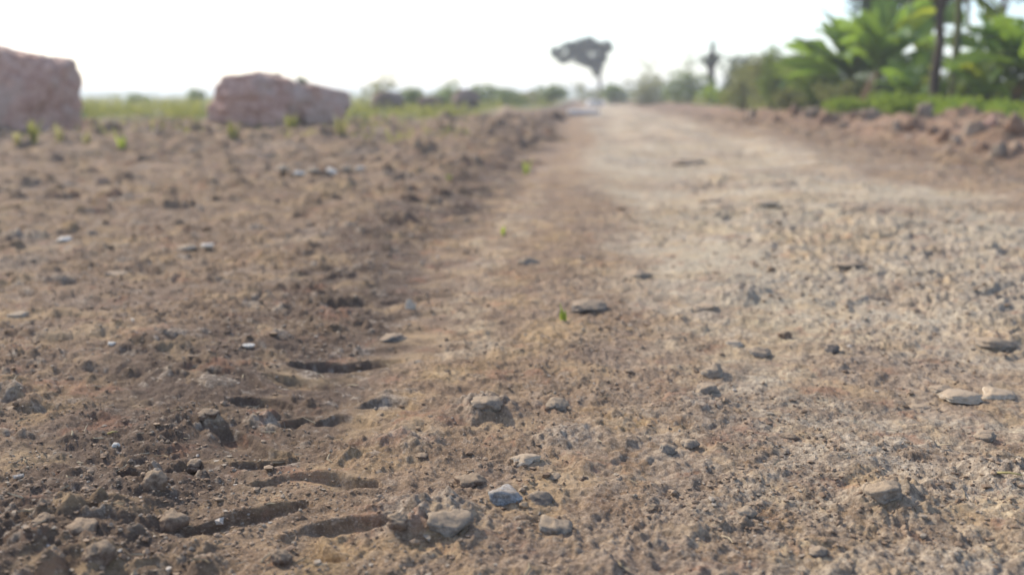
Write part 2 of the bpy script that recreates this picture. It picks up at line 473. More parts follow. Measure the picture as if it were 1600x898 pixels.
M['leaf_yel'] = leaf_material('yellow_sunlit_leaf', (.24, .33, .03), (.36, .40, .05), .6, .5, .3)  # backlit glow put into a lighter, yellower leaf colour
M['leaf_dry'] = leaf_material('dry_leaf', (.10, .065, .035), (.17, .115, .06), .25, .8, .1)
M['leaf_dark'] = leaf_material('dark_foliage', (.028, .052, .022), (.058, .09, .034), .3, .6, .2)
M['leaf_tree'] = leaf_material('lone_tree_foliage', (.010, .022, .012), (.022, .040, .018), .12, .6, .2)
M['leaf_olive'] = leaf_material('olive_foliage', (.11, .13, .05), (.19, .20, .085), .45, .6, .2)
M['leaf_mid'] = leaf_material('green_foliage', (.075, .125, .03), (.15, .205, .055), .45, .6, .2)
M['leaf_bright'] = leaf_material('bright_foliage', (.13, .22, .035), (.23, .31, .055), .5, .6, .2)
M['grass'] = leaf_material('grass_blade', (.105, .135, .038), (.26, .26, .095), .45, .6, .2)
M['straw'] = leaf_material('straw', (.38, .32, .14), (.52, .45, .22), .3, .7, .1)
M['sprout'] = leaf_material('young_shoot', (.20, .30, .045), (.34, .40, .08), .5, .5, .2)
M['bark'] = bark_material('dark_bark', (.045, .032, .024), (.095, .070, .052))
M['bark_red'] = bark_material('reddish_bark', (.10, .055, .04), (.17, .10, .07))
M['stem_ban'] = bark_material('banana_stem', (.075, .085, .035), (.15, .145, .07), 4)

# ------------------------------------------------------------------ object helpers
def mesh_np(name, verts, faces_flat, sizes, material, attrs=None, smooth=True):
    me = bpy.data.meshes.new(name)
    verts = np.asarray(verts, f32)
    me.vertices.add(len(verts)); me.vertices.foreach_set('co', verts.ravel())
    ff = np.asarray(faces_flat, np.int32).ravel(); sizes = np.asarray(sizes, np.int32)
    me.loops.add(len(ff)); me.loops.foreach_set('vertex_index', ff)
    me.polygons.add(len(sizes))
    st = np.zeros(len(sizes), np.int32); st[1:] = np.cumsum(sizes)[:-1]
    me.polygons.foreach_set('loop_start', st)
    try: me.polygons.foreach_set('loop_total', sizes)
    except Exception: pass
    me.polygons.foreach_set('use_smooth', np.full(len(sizes), smooth, bool))
    for k, v in (attrs or {}).items():
        a = me.attributes.new(k, 'FLOAT', 'POINT'); a.data.foreach_set('value', np.asarray(v, f32))
    me.materials.append(material)
    me.update(calc_edges=True); me.validate()
    return me


def link(name, me, parent=None, loc=None, rot=None):
    o = bpy.data.objects.new(name, me); COL.objects.link(o)
    if parent: o.parent = parent
    if loc is not None: o.location = loc
    if rot is not None: o.rotation_euler = rot
    return o


def tag(o, label, cat, group=None):
    o['label'] = label; o['category'] = cat
    if group: o['group'] = group
    return o


def empty(name, loc, label, cat, group=None):
    return tag(link(name, None, None, loc), label, cat, group)


# ------------------------------------------------------------------ the ground: one fan of cells, finest near the camera
def build_ground():
    cx0, cy0 = 0.0, -0.30
    A = 47.0
    da = math.degrees(.00125)
    ang = list(np.arange(-A, A, da))
    a, st = A, da
    while a < 180 - 3:
        ang.append(a); st = min(st * 1.35, 4.0); a += st
    a, st = -A - da, da
    neg = []
    while a > -180 + 1.5:
        neg.append(a); st = min(st * 1.35, 4.0); a -= st
    ang = np.radians(np.array(neg[::-1] + ang))
    rr = [.12]
    while rr[-1] < 3200:
        q = rr[-1]
        if q < 1.15: d = q / 22
        elif q < 30: d = min(q * q / 800, q / 260)
        else: d = q / 45
        rr.append(q + d)
    rr = np.array(rr)
    na, nr = len(ang), len(rr)
    AA, RR = np.meshgrid(ang, rr)
    x = (cx0 + np.sin(AA) * RR).ravel(); y = (cy0 + np.cos(AA) * RR).ravel()
    T = terrain(x, y)
    z = T['h']
    v = np.stack([x, y, z], 1)
    v = np.vstack([v, [[cx0, cy0, 0]]])
    ext = lambda k: np.append(T[k], 0).astype(f32)
    at = {k: ext(k) for k in ('road', 'rough', 'moist', 'red', 'stone', 'clod', 'idv', 'grass')}
    j = np.arange(na); j2 = (j + 1) % na
    I = np.arange(nr - 1)[:, None] * na
    F = np.stack([I + j, I + j2, I + na + j2, I + na + j], -1)[:, :, ::-1].reshape(-1, 4)
    print('ground verts', len(v), na, nr)
    tc = ext('tw')[F].mean(1); sc = ext('s')[F].mean(1)
    bank = (tc > 3.75) & (tc < 6.6) & (sc > -20) & (sc < 120)
    rd = (tc > -.42) & (tc <= 3.75) & (sc > -20) & (sc < 170)
    def part(name, mask, hub=False):
        f = F[mask]
        ids, inv = np.unique(f, return_inverse=True)
        inv = inv.reshape(-1)
        vv = v[ids]; aa = {k: q[ids] for k, q in at.items()}
        sizes = np.full(len(f), 4)
        if hub:
            tri = np.stack([np.full(na, len(v) - 1), j2, j], -1)
            sub = np.unique(tri)
            base = len(ids)
            lut = {int(q): base + k for k, q in enumerate(sub)}
            tri = np.vectorize(lut.get)(tri)
            vv = np.vstack([vv, v[sub]]); aa = {k: np.append(q, at[k][sub]) for k, q in aa.items()}
            inv = np.append(inv, tri.ravel()); sizes = np.append(sizes, np.full(na, 3))
        me = mesh_np(name, vv, inv, sizes, M['soil'], aa)
        o = link(name, me); o['kind'] = 'structure'
        return o
    part('ground', ~(bank | rd), True)
    part('dirt_road', rd)
    part('earth_bank', bank)


build_ground()


# ------------------------------------------------------------------ stones
ICO = {}
def ico(sub):
    if sub not in ICO:
        bm = bmesh.new(); bmesh.ops.create_icosphere(bm, subdivisions=sub, radius=1)
        bm.verts.ensure_lookup_table()
        ICO[sub] = (np.array([q.co[:] for q in bm.verts]), np.array([[q.index for q in f.verts] for f in bm.faces]))
        bm.free()
    return ICO[sub]


def pn3(p, freq, seed):
    x, y, z = p[:, 0], p[:, 1], p[:, 2]
    return (pn(x + z * .37, y - z * .61, freq, seed) + pn(y + 5.1 + x * .29, z - 3.3, freq, seed + 1) + pn(z - 1.7, x + 2.2 + y * .33, freq, seed + 2)) / 1.8


def rock_shape(seed, sub=4, cuts=11, rough=.12, boxy=0.0, planes=()):
    rg = np.random.RandomState(seed)
    d, f = ico(sub)
    r = np.full(len(d), 1.0)
    if boxy:
        pw = 2 + 7 * boxy; r = ((np.abs(d) ** pw).sum(1)) ** (-1 / pw)
    for (a, b, c_, dd) in planes:
        nv = np.array((a, b, c_)) / math.sqrt(a * a + b * b + c_ * c_)
        c = d @ nv; r = np.where(c > 1e-3, np.minimum(r, dd / np.maximum(c, 1e-3)), r)
    for k in range(cuts):
        nrm = rg.normal(size=3); nrm /= np.linalg.norm(nrm)
        dist = rg.uniform(.62, .95)
        c = d @ nrm; dist = dist * (1 + .32 * boxy)
        r = np.where(c > 1e-3, np.minimum(r, dist / np.maximum(c, 1e-3)), r)
    p = d * r[:, None]
    k = pn3(p, 1.3, seed) * rough * 1.2 + pn3(p, 3.3, seed + 5) * rough * .7 + pn3(p, 8.0, seed + 9) * rough * .35
    if sub >= 5: k = k + pn3(p, 19, seed + 14) * rough * .18 + pn3(p, 43, seed + 17) * rough * .08
    return p * (1 + k)[:, None], f


def rock(name, label, cat, loc, size, m, seed, sub=4, sink=.3, group=None, rotz=None, cuts=11, rough=.12, boxy=0.0, z=None, planes=()):
    p, f = rock_shape(seed, sub, cuts, rough, boxy, planes)
    lo, hi = p.min(0), p.max(0)
    p = (p - (lo + hi) / 2) / (hi - lo)          # unit box
    p = p * np.array(size)
    p[:, 2] += size[2] * (.5 - sink)
    me = mesh_np(name, p, f.ravel(), np.full(len(f), 3), M[m])
    if z is None: z = Z(*loc)
    o = link(name, me, None, (loc[0], loc[1], z), (0, 0, rotz if rotz is not None else random.uniform(-.3, .3)))
    return tag(o, label, cat, group)


def px_rock(name, label, cat, u, v, wpx, hpx, m, seed, depth=.8, sub=4, sink=.22, **kw):
    """a stone whose foot shows at pixel u, v, wpx wide and hpx tall in the photograph"""
    x, y = GT(u, v)
    dist = math.sqrt(x * x + y * y + .36)
    w = wpx * dist / FPX; h = hpx * dist / FPX / (1 - sink) * .95
    y += w * depth * .35
    return rock(name, label, cat, (x, y), (w, w * depth, max(h, w * .18)), m, seed, sub, sink, **kw)


# boulders along the left side
px_rock('boulder', 'large pink brown boulder cut off by the left edge of the photo', 'boulder', -8, 195, 172, 143, 'laterite', 103, .75, 6, .20, cuts=3, rough=.085, boxy=.95, rotz=.06, planes=[(.22, 0, .97, .84), (.62, -.1, .78, 1.04), (-.1, -.9, .35, .92), (.75, -.65, .1, 1.12), (.35, -.8, .5, 1.02)])
px_rock('boulder', 'blocky pink boulder at the left end of the boulder row, flat topped', 'boulder', 392, 193, 132, 80, 'laterite', 121, .8, 6, .20, cuts=4, rough=.11, boxy=.85, rotz=-.05, planes=[(-.12, 0, .98, .90), (.3, 0, .95, .93), (-.6, -.8, .1, 1.12), (.5, -.8, .3, 1.0), (-.1, -.85, .5, .98)])
px_rock('boulder', 'low pinkish boulder squeezed between two taller blocks of the row', 'boulder', 450, 191, 104, 70, 'laterite', 122, .8, 5, .25, cuts=4, rough=.12, boxy=.75, planes=[(.3, 0, .95, .85), (.1, -.8, .6, .95)])
px_rock('boulder', 'tapering pink boulder at the right end of the boulder row', 'boulder', 502, 196, 84, 62, 'laterite', 137, .9, 6, .16, cuts=3, rough=.11, boxy=.95, planes=[(.28, 0, .96, .88), (.85, 0, -.4, .88), (-.8, 0, -.3, .95), (-.5, -.8, .2, 1.05), (.3, -.85, .4, 1.0)])
px_rock('boulder', 'pale rounded boulder peeking over the top of the boulder row', 'boulder', 428, 180, 54, 74, 'bank_pale', 141, .9, 5, .10, cuts=7, rough=.08)
px_rock('boulder', 'small brown boulder in the grass just right of the boulder row', 'boulder', 603, 171, 52, 30, 'laterite_brown', 150, .8, 5, .1, cuts=8, boxy=.4)
px_rock('boulder', 'flat brownish boulder half hidden in low green bushes', 'boulder', 672, 169, 40, 20, 'laterite_brown', 161, .8, 5, .1, boxy=.3)
px_rock('boulder', 'dark brown peaked boulder beside the far left verge of the road', 'boulder', 728, 167, 46, 30, 'laterite_brown', 172, .8, 5, .1, rough=.14)
px_rock('boulder', 'long low brown heap of rock beneath the lone tree, left of it', 'boulder', 838, 162, 70, 20, 'laterite_brown', 183, .6, 5, .1, rough=.14)
px_rock('rock', 'small pale stone at the foot of the dark brown peaked boulder', 'rock', 722, 171, 26, 9, 'bank_pale', 187, .8, 3, .2)
px_rock('road_patch_slab', 'whitish flat slab added for a sunlit patch at the far end of the road', 'slab', 913, 180, 52, 8, 'slab', 190, .9, 5, .12, boxy=.9, cuts=4, rough=.05, rotz=0)  # added piece standing in for sunlit bare road
px_rock('road_patch_slab', 'greyish block added behind the whitish slab for the duller part of that patch', 'slab', 930, 166, 28, 9, 'slab', 196, .9, 4, .12, boxy=.9, cuts=5, rough=.05, rotz=0)

# rocks on and below the earth bank on the right
BANK = [
    (1229, 170, 40, 25, 'bank_grey', 'large grey rock crowning the far end of the earth bank'),
    (1177, 184, 20, 18, 'bank_pale', 'small whitish rock at the far foot of the earth bank'),
    (1243, 180, 28, 20, 'bank_rock', 'dark brown rock tucked under the large grey bank rock'),
    (1272, 184, 42, 22, 'bank_grey', 'squat grey rock right of the large grey bank rock'),
    (1300, 190, 46, 18, 'bank_rock', 'long brownish rock lying along the middle of the bank'),
    (1338, 184, 24, 14, 'bank_rock', 'small brown rock between the long brownish and greenish grey rocks'),
    (1366, 186, 50, 24, 'bank_grey', 'wide greenish grey rock high on the earth bank'),
    (1394, 176, 30, 20, 'laterite', 'pink rock on the bank crest below the banana plants'),
    (1404, 205, 26, 24, 'bank_pale', 'pale tan rock halfway down the bank under the pink one'),
    (1428, 204, 40, 26, 'bank_rock', 'brown blocky rock beside the pale tan bank rock'),
    (1447, 184, 32, 24, 'bank_grey', 'grey rock at the foot of the slender dark tree trunk'),
    (1478, 222, 34, 22, 'bank_rock', 'reddish brown rock low on the bank below the dark trunk'),
    (1496, 226, 20, 20, 'bank_pale', 'narrow pale rock standing low on the bank'),
    (1526, 210, 36, 28, 'bank_pale', 'orange pale rock upright near the bank crest'),
    (1538, 236, 24, 18, 'bank_rock', 'small dark brown rock under the orange pale rock'),
    (1566, 246, 34, 26, 'bank_grey', 'dark grey rock at the foot of the bank near the right edge'),
    (1590, 214, 40, 34, 'bank_rock', 'big brown rock on the bank at the right edge of the photo'),
    (1592, 238, 28, 20, 'bank_pale', 'pale rock below the big brown rock at the right edge'),
    (1552, 200, 30, 22, 'laterite', 'reddish rock on the bank crest right of the orange pale rock'),
    (1318, 200, 22, 12, 'bank_grey', 'small grey rock lying at the bank foot, in front of the long one'),
    (1215, 190, 20, 10, 'bank_rock', 'low brown rock at the bank foot left of the dark brown one'),
    (1460, 210, 24, 16, 'bank_rock', 'small brown rock between the brown blocky and reddish brown rocks'),
]
for k, (u, v, w, h, m, lab) in enumerate(BANK):
    px_rock('rock', lab, 'rock', u, v, w * .8, h * .75, m, 210 + k * 7, .8, 4, .42, group='rocks on the earth bank', rough=.24, cuts=14)

# stones and clods lying on the road and the loose soil
STONES = [
    (790, 788, 62, 38, 'bluegrey', 'blue grey stone with a white weathered face, middle of the near road'),
    (843, 788, 48, 30, 'dark', 'dark grey stone touching the right side of the blue grey one'),
    (819, 797, 16, 12, 'ochre', 'tiny yellowish pebble in front of the blue grey stone'),
    (868, 832, 64, 34, 'grey', 'grey stone with pale top below the dark grey stone'),
    (700, 836, 84, 44, 'grey', 'broad grey stone with an orange brown crown, nearest on the road'),
    (622, 832, 40, 26, 'brown', 'brown clod left of the broad grey stone'),
    (735, 760, 60, 24, 'brown', 'flat brown ledge stone left above the blue grey stone'),
    (822, 728, 52, 20, 'pale', 'pale ridge shaped stone above the blue grey stone'),
    (866, 750, 28, 10, 'dark', 'flat dark chip right above the blue grey stone'),
    (912, 750, 18, 15, 'brown', 'round brown pebble alone right of the flat dark chip'),
    (760, 648, 56, 26, 'grey', 'grey stone on a hump in the middle of the road'),
    (872, 640, 42, 24, 'grey', 'grey stone with pale left end, right of the grey hump'),
    (1043, 708, 28, 19, 'grey', 'left stone of a close grey pair on the sandy road'),
    (1080, 702, 34, 20, 'grey', 'right stone of a close grey pair on the sandy road'),
    (1118, 588, 46, 30, 'grey', 'grey angular stone, upper of two in the road centre'),
    (1106, 616, 42, 22, 'grey', 'smaller grey stone just below the grey angular stone'),
    (1190, 560, 42, 20, 'grey', 'low grey stone right above the grey angular stone'),
    (1150, 542, 34, 12, 'pale', 'thin pale stone left of the low grey stone'),
    (1302, 553, 22, 22, 'dark', 'upright dark pebble casting a shadow on the sandy road'),
    (1229, 530, 22, 17, 'brown', 'brown clod on the road left of the upright dark pebble'),
    (1398, 754, 20, 17, 'brown', 'brown pebble perched above the grey hump on the right'),
    (1385, 792, 58, 28, 'grey', 'grey rock bedded in the hump below the brown pebble'),
    (1170, 810, 34, 18, 'grey', 'small grey stone alone on the near sandy road'),
    (1560, 546, 60, 20, 'grey', 'flat grey stone at the right edge beyond the stacked flat stones'),
    (1508, 632, 64, 13, 'pale', 'pale flat stone, longest of the layered stones on the right'),
    (1440, 640, 40, 11, 'grey', 'grey flat stone at the left end of the layered stones'),
    (1565, 622, 56, 14, 'pale', 'pale flat stone at the right end of the layered stones'),
    (1478, 612, 40, 10, 'grey', 'thin grey flat stone above the layered stones'),
    (612, 533, 52, 18, 'dark', 'dark bluish stone beside the pale upright stone in the wheel track'),
    (388, 545, 18, 8, 'white', 'bright white chip on the loose soil left of the wheel track'),
    (641, 484, 17, 25, 'pale', 'pale upright stone standing in the dark wheel track'),
    (236, 764, 48, 32, 'brown', 'rounded brown clod beside the dark hole on the left'),
    (436, 884, 36, 34, 'brown', 'dark brown clod at the bottom of the photo'),
    (296, 738, 34, 18, 'brown', 'dark brown clod right of the rounded clod by the hole'),
    (120, 836, 56, 30, 'brown', 'big crumbly clod near the bottom left corner'),
    (262, 830, 62, 34, 'brown', 'big soft clod between the bottom left clod and the prints'),
    (62, 816, 46, 24, 'brown', 'brown clod at the left edge near the bottom'),
    (150, 880, 54, 34, 'brown', 'crumbly clod at the bottom left of the photo'),
    (320, 650, 40, 20, 'brown', 'brown clod on the ridge left of the lug prints'),
    (1000, 434, 52, 18, 'grey', 'grey stone on the road beyond the yellow green shoot'),
    (824, 414, 40, 14, 'grey', 'grey stone alone on the brown middle of the road'),
    (922, 486, 66, 22, 'dark', 'dark wide stone just right of the yellow green shoot'),
    (1390, 476, 80, 9, 'dark', 'thin dark flat stone on the pale right half of the road'),
    (1105, 485, 46, 14, 'grey', 'low grey stone left of the thin dark flat stone'),
    (1330, 418, 50, 10, 'grey', 'long low grey stone beyond the thin dark flat stone'),
    (176, 430, 42, 10, 'dark', 'dark flat stone alone on the loose soil at the left'),
    (1080, 257, 62, 12, 'dark', 'dark shape added for a shaded rut edge far along the road, left of another'),  # dark piece put in for the shadow side of a rut
    (1230, 288, 56, 10, 'dark', 'dark shape added for a shaded rut edge far along the road, right of another'),  # likewise a dark piece for a rut side in shadow
    (1116, 316, 50, 9, 'grey', 'grey flat stone in front of the two far dark rut shapes'),
    (1200, 326, 46, 11, 'pale', 'pale flat stone on the far right half of the road'),
    (1345, 325, 50, 9, 'grey', 'grey flat stone near the brown right verge of the road'),
    (174, 541, 14, 6, 'white', 'tiny white chip on the loose soil near the left edge'),
    (180, 699, 12, 9, 'white', 'white pebble on the crumbly soil at lower left'),
    (98, 379, 22, 9, 'white', 'white stone on the far loose soil at the left'),
    (290, 392, 34, 10, 'pale', 'pale stone, larger of two close together on the left soil'),
    (322, 391, 20, 8, 'white', 'whitish stone, smaller of two close together on the left soil'),
    (20, 495, 36, 8, 'pale', 'pale flat stone at the left edge, halfway up the photo'),
    (442, 277, 24, 12, 'pale', 'pale stone at the left end of the whitish row'),
    (466, 273, 20, 12, 'white', 'white stone second from the left in the whitish row'),
    (490, 272, 22, 12, 'pale', 'pale stone third from the left in the whitish row'),
    (515, 271, 24, 13, 'white', 'white stone in the middle of the whitish row'),
    (541, 269, 20, 11, 'pale', 'pale stone near the right end of the whitish row'),
    (562, 268, 18, 9, 'white', 'small white stone closing the whitish row at its right'),
    (985, 585, 30, 13, 'brown', 'brown clod on the sandy road left of the grey pair above'),
    (1020, 800, 20, 12, 'brown', 'brown pebble right of the near grey stones'),
    (1280, 870, 34, 15, 'dark', 'dark stone at the bottom right of the photo'),
    (1545, 690, 40, 16, 'grey', 'grey stone below the layered stones at the right edge'),
    (1235, 690, 36, 13, 'brown', 'low brown stone on the near right half of the road'),
    (1450, 560, 34, 11, 'grey', 'small grey stone between the upright pebble and the right edge'),
    (660, 720, 24, 12, 'brown', 'brown crumb of soil right of the longest lug print'),
]
for k, (u, v, w, h, m, lab) in enumerate(STONES):
    cat = 'clod' if m == 'brown' and 'clod' in lab else 'stone'
    nm = 'dirt_clod' if cat == 'clod' else 'stone'
    flat = h < .35 * w
    px_rock(nm, lab, cat, u, v, w * (.9 if w > 24 else 1), h * .64, m, 500 + k * 11, .85, 4, .28 if m in ('white', 'pale') and v < 400 else .5 if flat else .45, rough=.24 if m == 'brown' else .2,
            cuts=7 if m == 'brown' else 11, group='stones and clods lying on the road')


# ------------------------------------------------------------------ gravel: loose crumbs and grit nobody could count
def build_gravel():
    rg = np.random.RandomState(5)
    d, f = ico(1)
    shapes = []
    for k in range(14):
        p, _ = rock_shape(900 + k, 1, 9, .45)
        shapes.append(p)
    n = 42000
    yy = 1 / rg.uniform(1 / 6.5, 1 / .95, n)
    uu = rg.uniform(-1.05, 1.05, n)
    xx = uu * yy * .62
    t, s = zones(xx, yy)
    pat = fbm(xx, yy, 2.2, 3, 301) + .45 * (t < -.5) - .15 * ((t > -.35) & (t < -.1))
    keep = (pat + rg.uniform(-.5, .5, n)) > .05
    xx, yy = xx[keep], yy[keep]; n = len(xx)
    sz = .0016 + .0040 * rg.uniform(0, 1, n) ** 3.5 * (1 + 1.3 * (rg.uniform(0, 1, n) < .10))
    sz *= np.clip(yy / 1.9, .9, 2.2)
    zz = terrain(xx, yy)['h']
    V = np.zeros((n, len(d), 3)); tint = np.zeros((n, len(d)))
    for k in range(n):
        p = shapes[k % 14]
        a = rg.uniform(0, 6.28); c, s_ = math.cos(a), math.sin(a)
        q = p * np.array([1, rg.uniform(.55, 1), rg.uniform(.35, .75)]) * sz[k]
        V[k, :, 0] = q[:, 0] * c - q[:, 1] * s_ + xx[k]
        V[k, :, 1] = q[:, 0] * s_ + q[:, 1] * c + yy[k]
        V[k, :, 2] = q[:, 2] + zz[k] + sz[k] * .25
    tint[:] = rg.uniform(0, 1, n)[:, None]
    F = (f[None] + (np.arange(n) * len(d))[:, None, None]).reshape(-1, 3)
    m, nt, b, out = mat('loose_grit'); nn = N(nt)
    tn = nn.attr('tint')
    c = nn.mix(nn.ramp(tn, .0, .6), (.18, .122, .078), (.33, .24, .158))
    c = nn.mix(nn.ramp(tn, .80, .9), c, (.33, .275, .205))
    c = nn.mix(nn.ramp(tn, .985, .995), c, (.52, .45, .36))
    nn.link(nn.mix(nn.ramp(nn.noise(300, 3), .3, .7, 0, .5), c, (.12, .085, .062)), b.inputs['Base Color'])
    me = mesh_np('gravel', V.reshape(-1, 3), F.ravel(), np.full(len(F), 3), m, {'tint': tint.ravel()}, False)
    o = link('gravel', me); o['kind'] = 'stuff'; o['label'] = 'loose crumbs of soil and grit scattered over the road'


build_gravel()


def build_litter():
    rg = np.random.RandomState(12); n = 900
    yy = 1 / rg.uniform(1 / 16, 1 / 1.0, n); xx = rg.uniform(-.75, .75, n) * yy
    t, s_ = zones(xx, yy)
    keep = ((t < -.4) | (t > 2.6) | (rg.uniform(0, 1, n) < .35)) & (fbm(xx, yy, 1.2, 2, 311) + rg.uniform(-.5, .5, n) > 0)
    xx, yy = xx[keep], yy[keep]; n = len(xx); b = MB()
    zz = terrain(xx, yy)['h']
    for x, y, z in zip(xx, yy, zz):
        L = rg.uniform(.008, .034) * min(2.2, max(1, y / 2.5)); w = rg.uniform(.0008, .0022) * min(2.2, max(1, y / 2.5)); a = rg.uniform(0, 6.28)
        d = Vector((math.cos(a), math.sin(a), rg.uniform(-.1, .35))) * (L / 2); sd = Vector((-math.sin(a), math.cos(a), 0)) * w
        c = Vector((x, y, z + .003 + abs(d.z))); u = Vector((0, 0, w * .8)); k = Vector((rg.uniform(-.2, .2) * L, rg.uniform(-.2, .2) * L, 0))
        b.add([c - d - sd, c - d + sd, c - d + u, c + k - sd, c + k + sd, c + k + u, c + d - sd * .4, c + d + sd * .4, c + d + u * .5],
              [(0, 1, 4, 3), (1, 2, 5, 4), (2, 0, 3, 5), (3, 4, 7, 6), (4, 5, 8, 7), (5, 3, 6, 8), (0, 2, 1), (6, 7, 8)], rg.uniform())
    o = b.build('litter', leaf_material('old_straw', (.22, .165, .10), (.42, .34, .22), .1, .8, .1), None, None, False)
    o['kind'] = 'stuff'; o['label'] = 'dry bits of straw and plant litter strewn over the soil'


# ------------------------------------------------------------------ vegetation helpers
def tube(pts, rads, seg=8):
    """tapered tube along points; returns verts, faces"""
    V, F = [], []
    pts = [Vector(p) for p in pts]
    for i, (p, r) in enumerate(zip(pts, rads)):
        d = (pts[min(i + 1, len(pts) - 1)] - pts[max(i - 1, 0)]).normalized()
        a = d.cross(Vector((0.3, 1, 0.1))).normalized(); b = d.cross(a).normalized()
        for k in range(seg):
            an = 2 * math.pi * k / seg
            V.append(p + a * (math.cos(an) * r) + b * (math.sin(an) * r))
    for i in range(len(pts) - 1):
        for k in range(seg):
            F.append((i * seg + k, i * seg + (k + 1) % seg, (i + 1) * seg + (k + 1) % seg, (i + 1) * seg + k))
    F.append(tuple(range(seg))[::-1]); n = (len(pts) - 1) * seg
    F.append(tuple(range(n, n + seg)))
    return V, F


class MB:
    def __init__(s): s.v, s.f, s.t = [], [], []

    def add(s, V, F, tint=.5):
        n = len(s.v); s.v += [tuple(p) for p in V]; s.f += [tuple(i + n for i in f) for f in F]
        s.t += [tint] * len(V) if not hasattr(tint, '__len__') else list(tint)

    def build(s, name, m, parent=None, loc=None, smooth=True):
        me = mesh_np(name, np.array(s.v), np.concatenate([np.array(f) for f in s.f]), [len(f) for f in s.f], m, {'tint': s.t}, smooth)
        return link(name, me, parent, loc)


def leaf_cloud(rg, clumps, n, lsize, droop=.2, aspect=.45):
    """n leaves (each two bent quads) spread through ellipsoid clumps [(c, r3)]"""
    C = np.array([c for c, _ in clumps]); Q = np.array([r for _, r in clumps])
    w = Q.prod(1) ** .6; w /= w.sum()
    ci = rg.choice(len(clumps), n, p=w)
    d = rg.normal(size=(n, 3)); d /= np.linalg.norm(d, axis=1)[:, None]
    rad = rg.uniform(.25, 1.08, n) ** .6
    pos = C[ci] + d * rad[:, None] * Q[ci]
    ax = rg.normal(size=(n, 3)) * .7 + d; ax[:, 2] -= droop
    ax /= np.linalg.norm(ax, axis=1)[:, None]
    sd = np.cross(ax, rg.normal(size=(n, 3))); sd /= np.linalg.norm(sd, axis=1)[:, None]
    nm = np.cross(ax, sd)
    L = lsize * rg.uniform(.6, 1.4, n)[:, None]; W = L * aspect
    v = np.stack([pos, pos + ax * L * .5 + sd * W * .5 - nm * L * .05, pos + ax * L - nm * L * .2, pos + ax * L * .5 - sd * W * .5 - nm * L * .05], 1)
    F = np.arange(n * 4).reshape(n, 4)
    tint = np.repeat(np.clip(rg.uniform(0, 1, n) * .6 + rg.uniform(0, .4, len(clumps))[ci], 0, 1), 4)
    return v.reshape(-1, 3), F, tint


def bush(name, label, cat, x, y, w, h, m, seed, n=900, ls=.12, nclump=9, group=None, depth=None, tallness=1.0, stems=5, aspect=.45, droop=.2):
    rg = np.random.RandomState(seed)
    root = empty(name, (x, y, Z(x, y) - .02), label, cat, group)
    depth = depth or w
    cl = []
    for k in range(nclump):
        a = rg.uniform(0, 6.28); q = math.sqrt(rg.uniform(0, 1)) * .36
        zz = rg.uniform(.22, .84) * h * (1 - .5 * q) * tallness
        rr = rg.uniform(.13, .25)
        cl.append(((math.cos(a) * q * w, math.sin(a) * q * depth, zz), (rr * w, rr * depth, rg.uniform(.13, .24) * h)))
    v, F, t = leaf_cloud(rg, cl, n, ls, droop, aspect)
    v[:, 2] = np.maximum(v[:, 2], .02)
    me = mesh_np('foliage', v, F.ravel(), np.full(len(F), 4), M[m], {'tint': t})
    link('foliage', me, root)
    b = MB()
    for k in range(stems):
        c = cl[k % len(cl)][0]
        s0 = Vector((c[0] * .15, c[1] * .15, -.05)); e = Vector(c)
        mid = s0.lerp(e, .5) + Vector((rg.uniform(-.05, .05) * w, rg.uniform(-.05, .05) * w, .05 * h))
        b.add(*tube([s0, mid, e], [.012 * h + .006, .009 * h + .004, .004], 6))
    b.build('stem', M['bark'], root)
    return root


def tuft(name, label, cat, x, y, w, h, m, seed, n=60, bw=.012, group=None, z=None, lean=.35):
    """upright blades from one foot: one mesh"""
    rg = np.random.RandomState(seed); b = MB()
    for k in range(n):
        a = rg.uniform(0, 6.28); q = math.sqrt(rg.uniform()) * w * .5
        p = Vector((math.cos(a) * q, math.sin(a) * q, -.01))
        hh = h * rg.uniform(.45, 1.0); ln = rg.uniform(.05, lean) * hh; a2 = a + rg.uniform(-.8, .8)
        dx, dy = math.cos(a2) * ln, math.sin(a2) * ln
        sx, sy = -math.sin(a2 + rg.uniform(-1, 1)) * bw, math.cos(a2 + rg.uniform(-1, 1)) * bw
        s = Vector((sx, sy, 0))
        m1 = p + Vector((dx * .3, dy * .3, hh * .55)); tip = p + Vector((dx, dy, hh))
        b.add([p - s * .6, p + s * .6, m1 + s, m1 - s, tip], [(0, 1, 2, 3), (3, 2, 4)], rg.uniform())
    zz = Z(x, y) if z is None else z
    return tag(b.build(name, M[m], None, (x, y, zz)), label, cat, group)


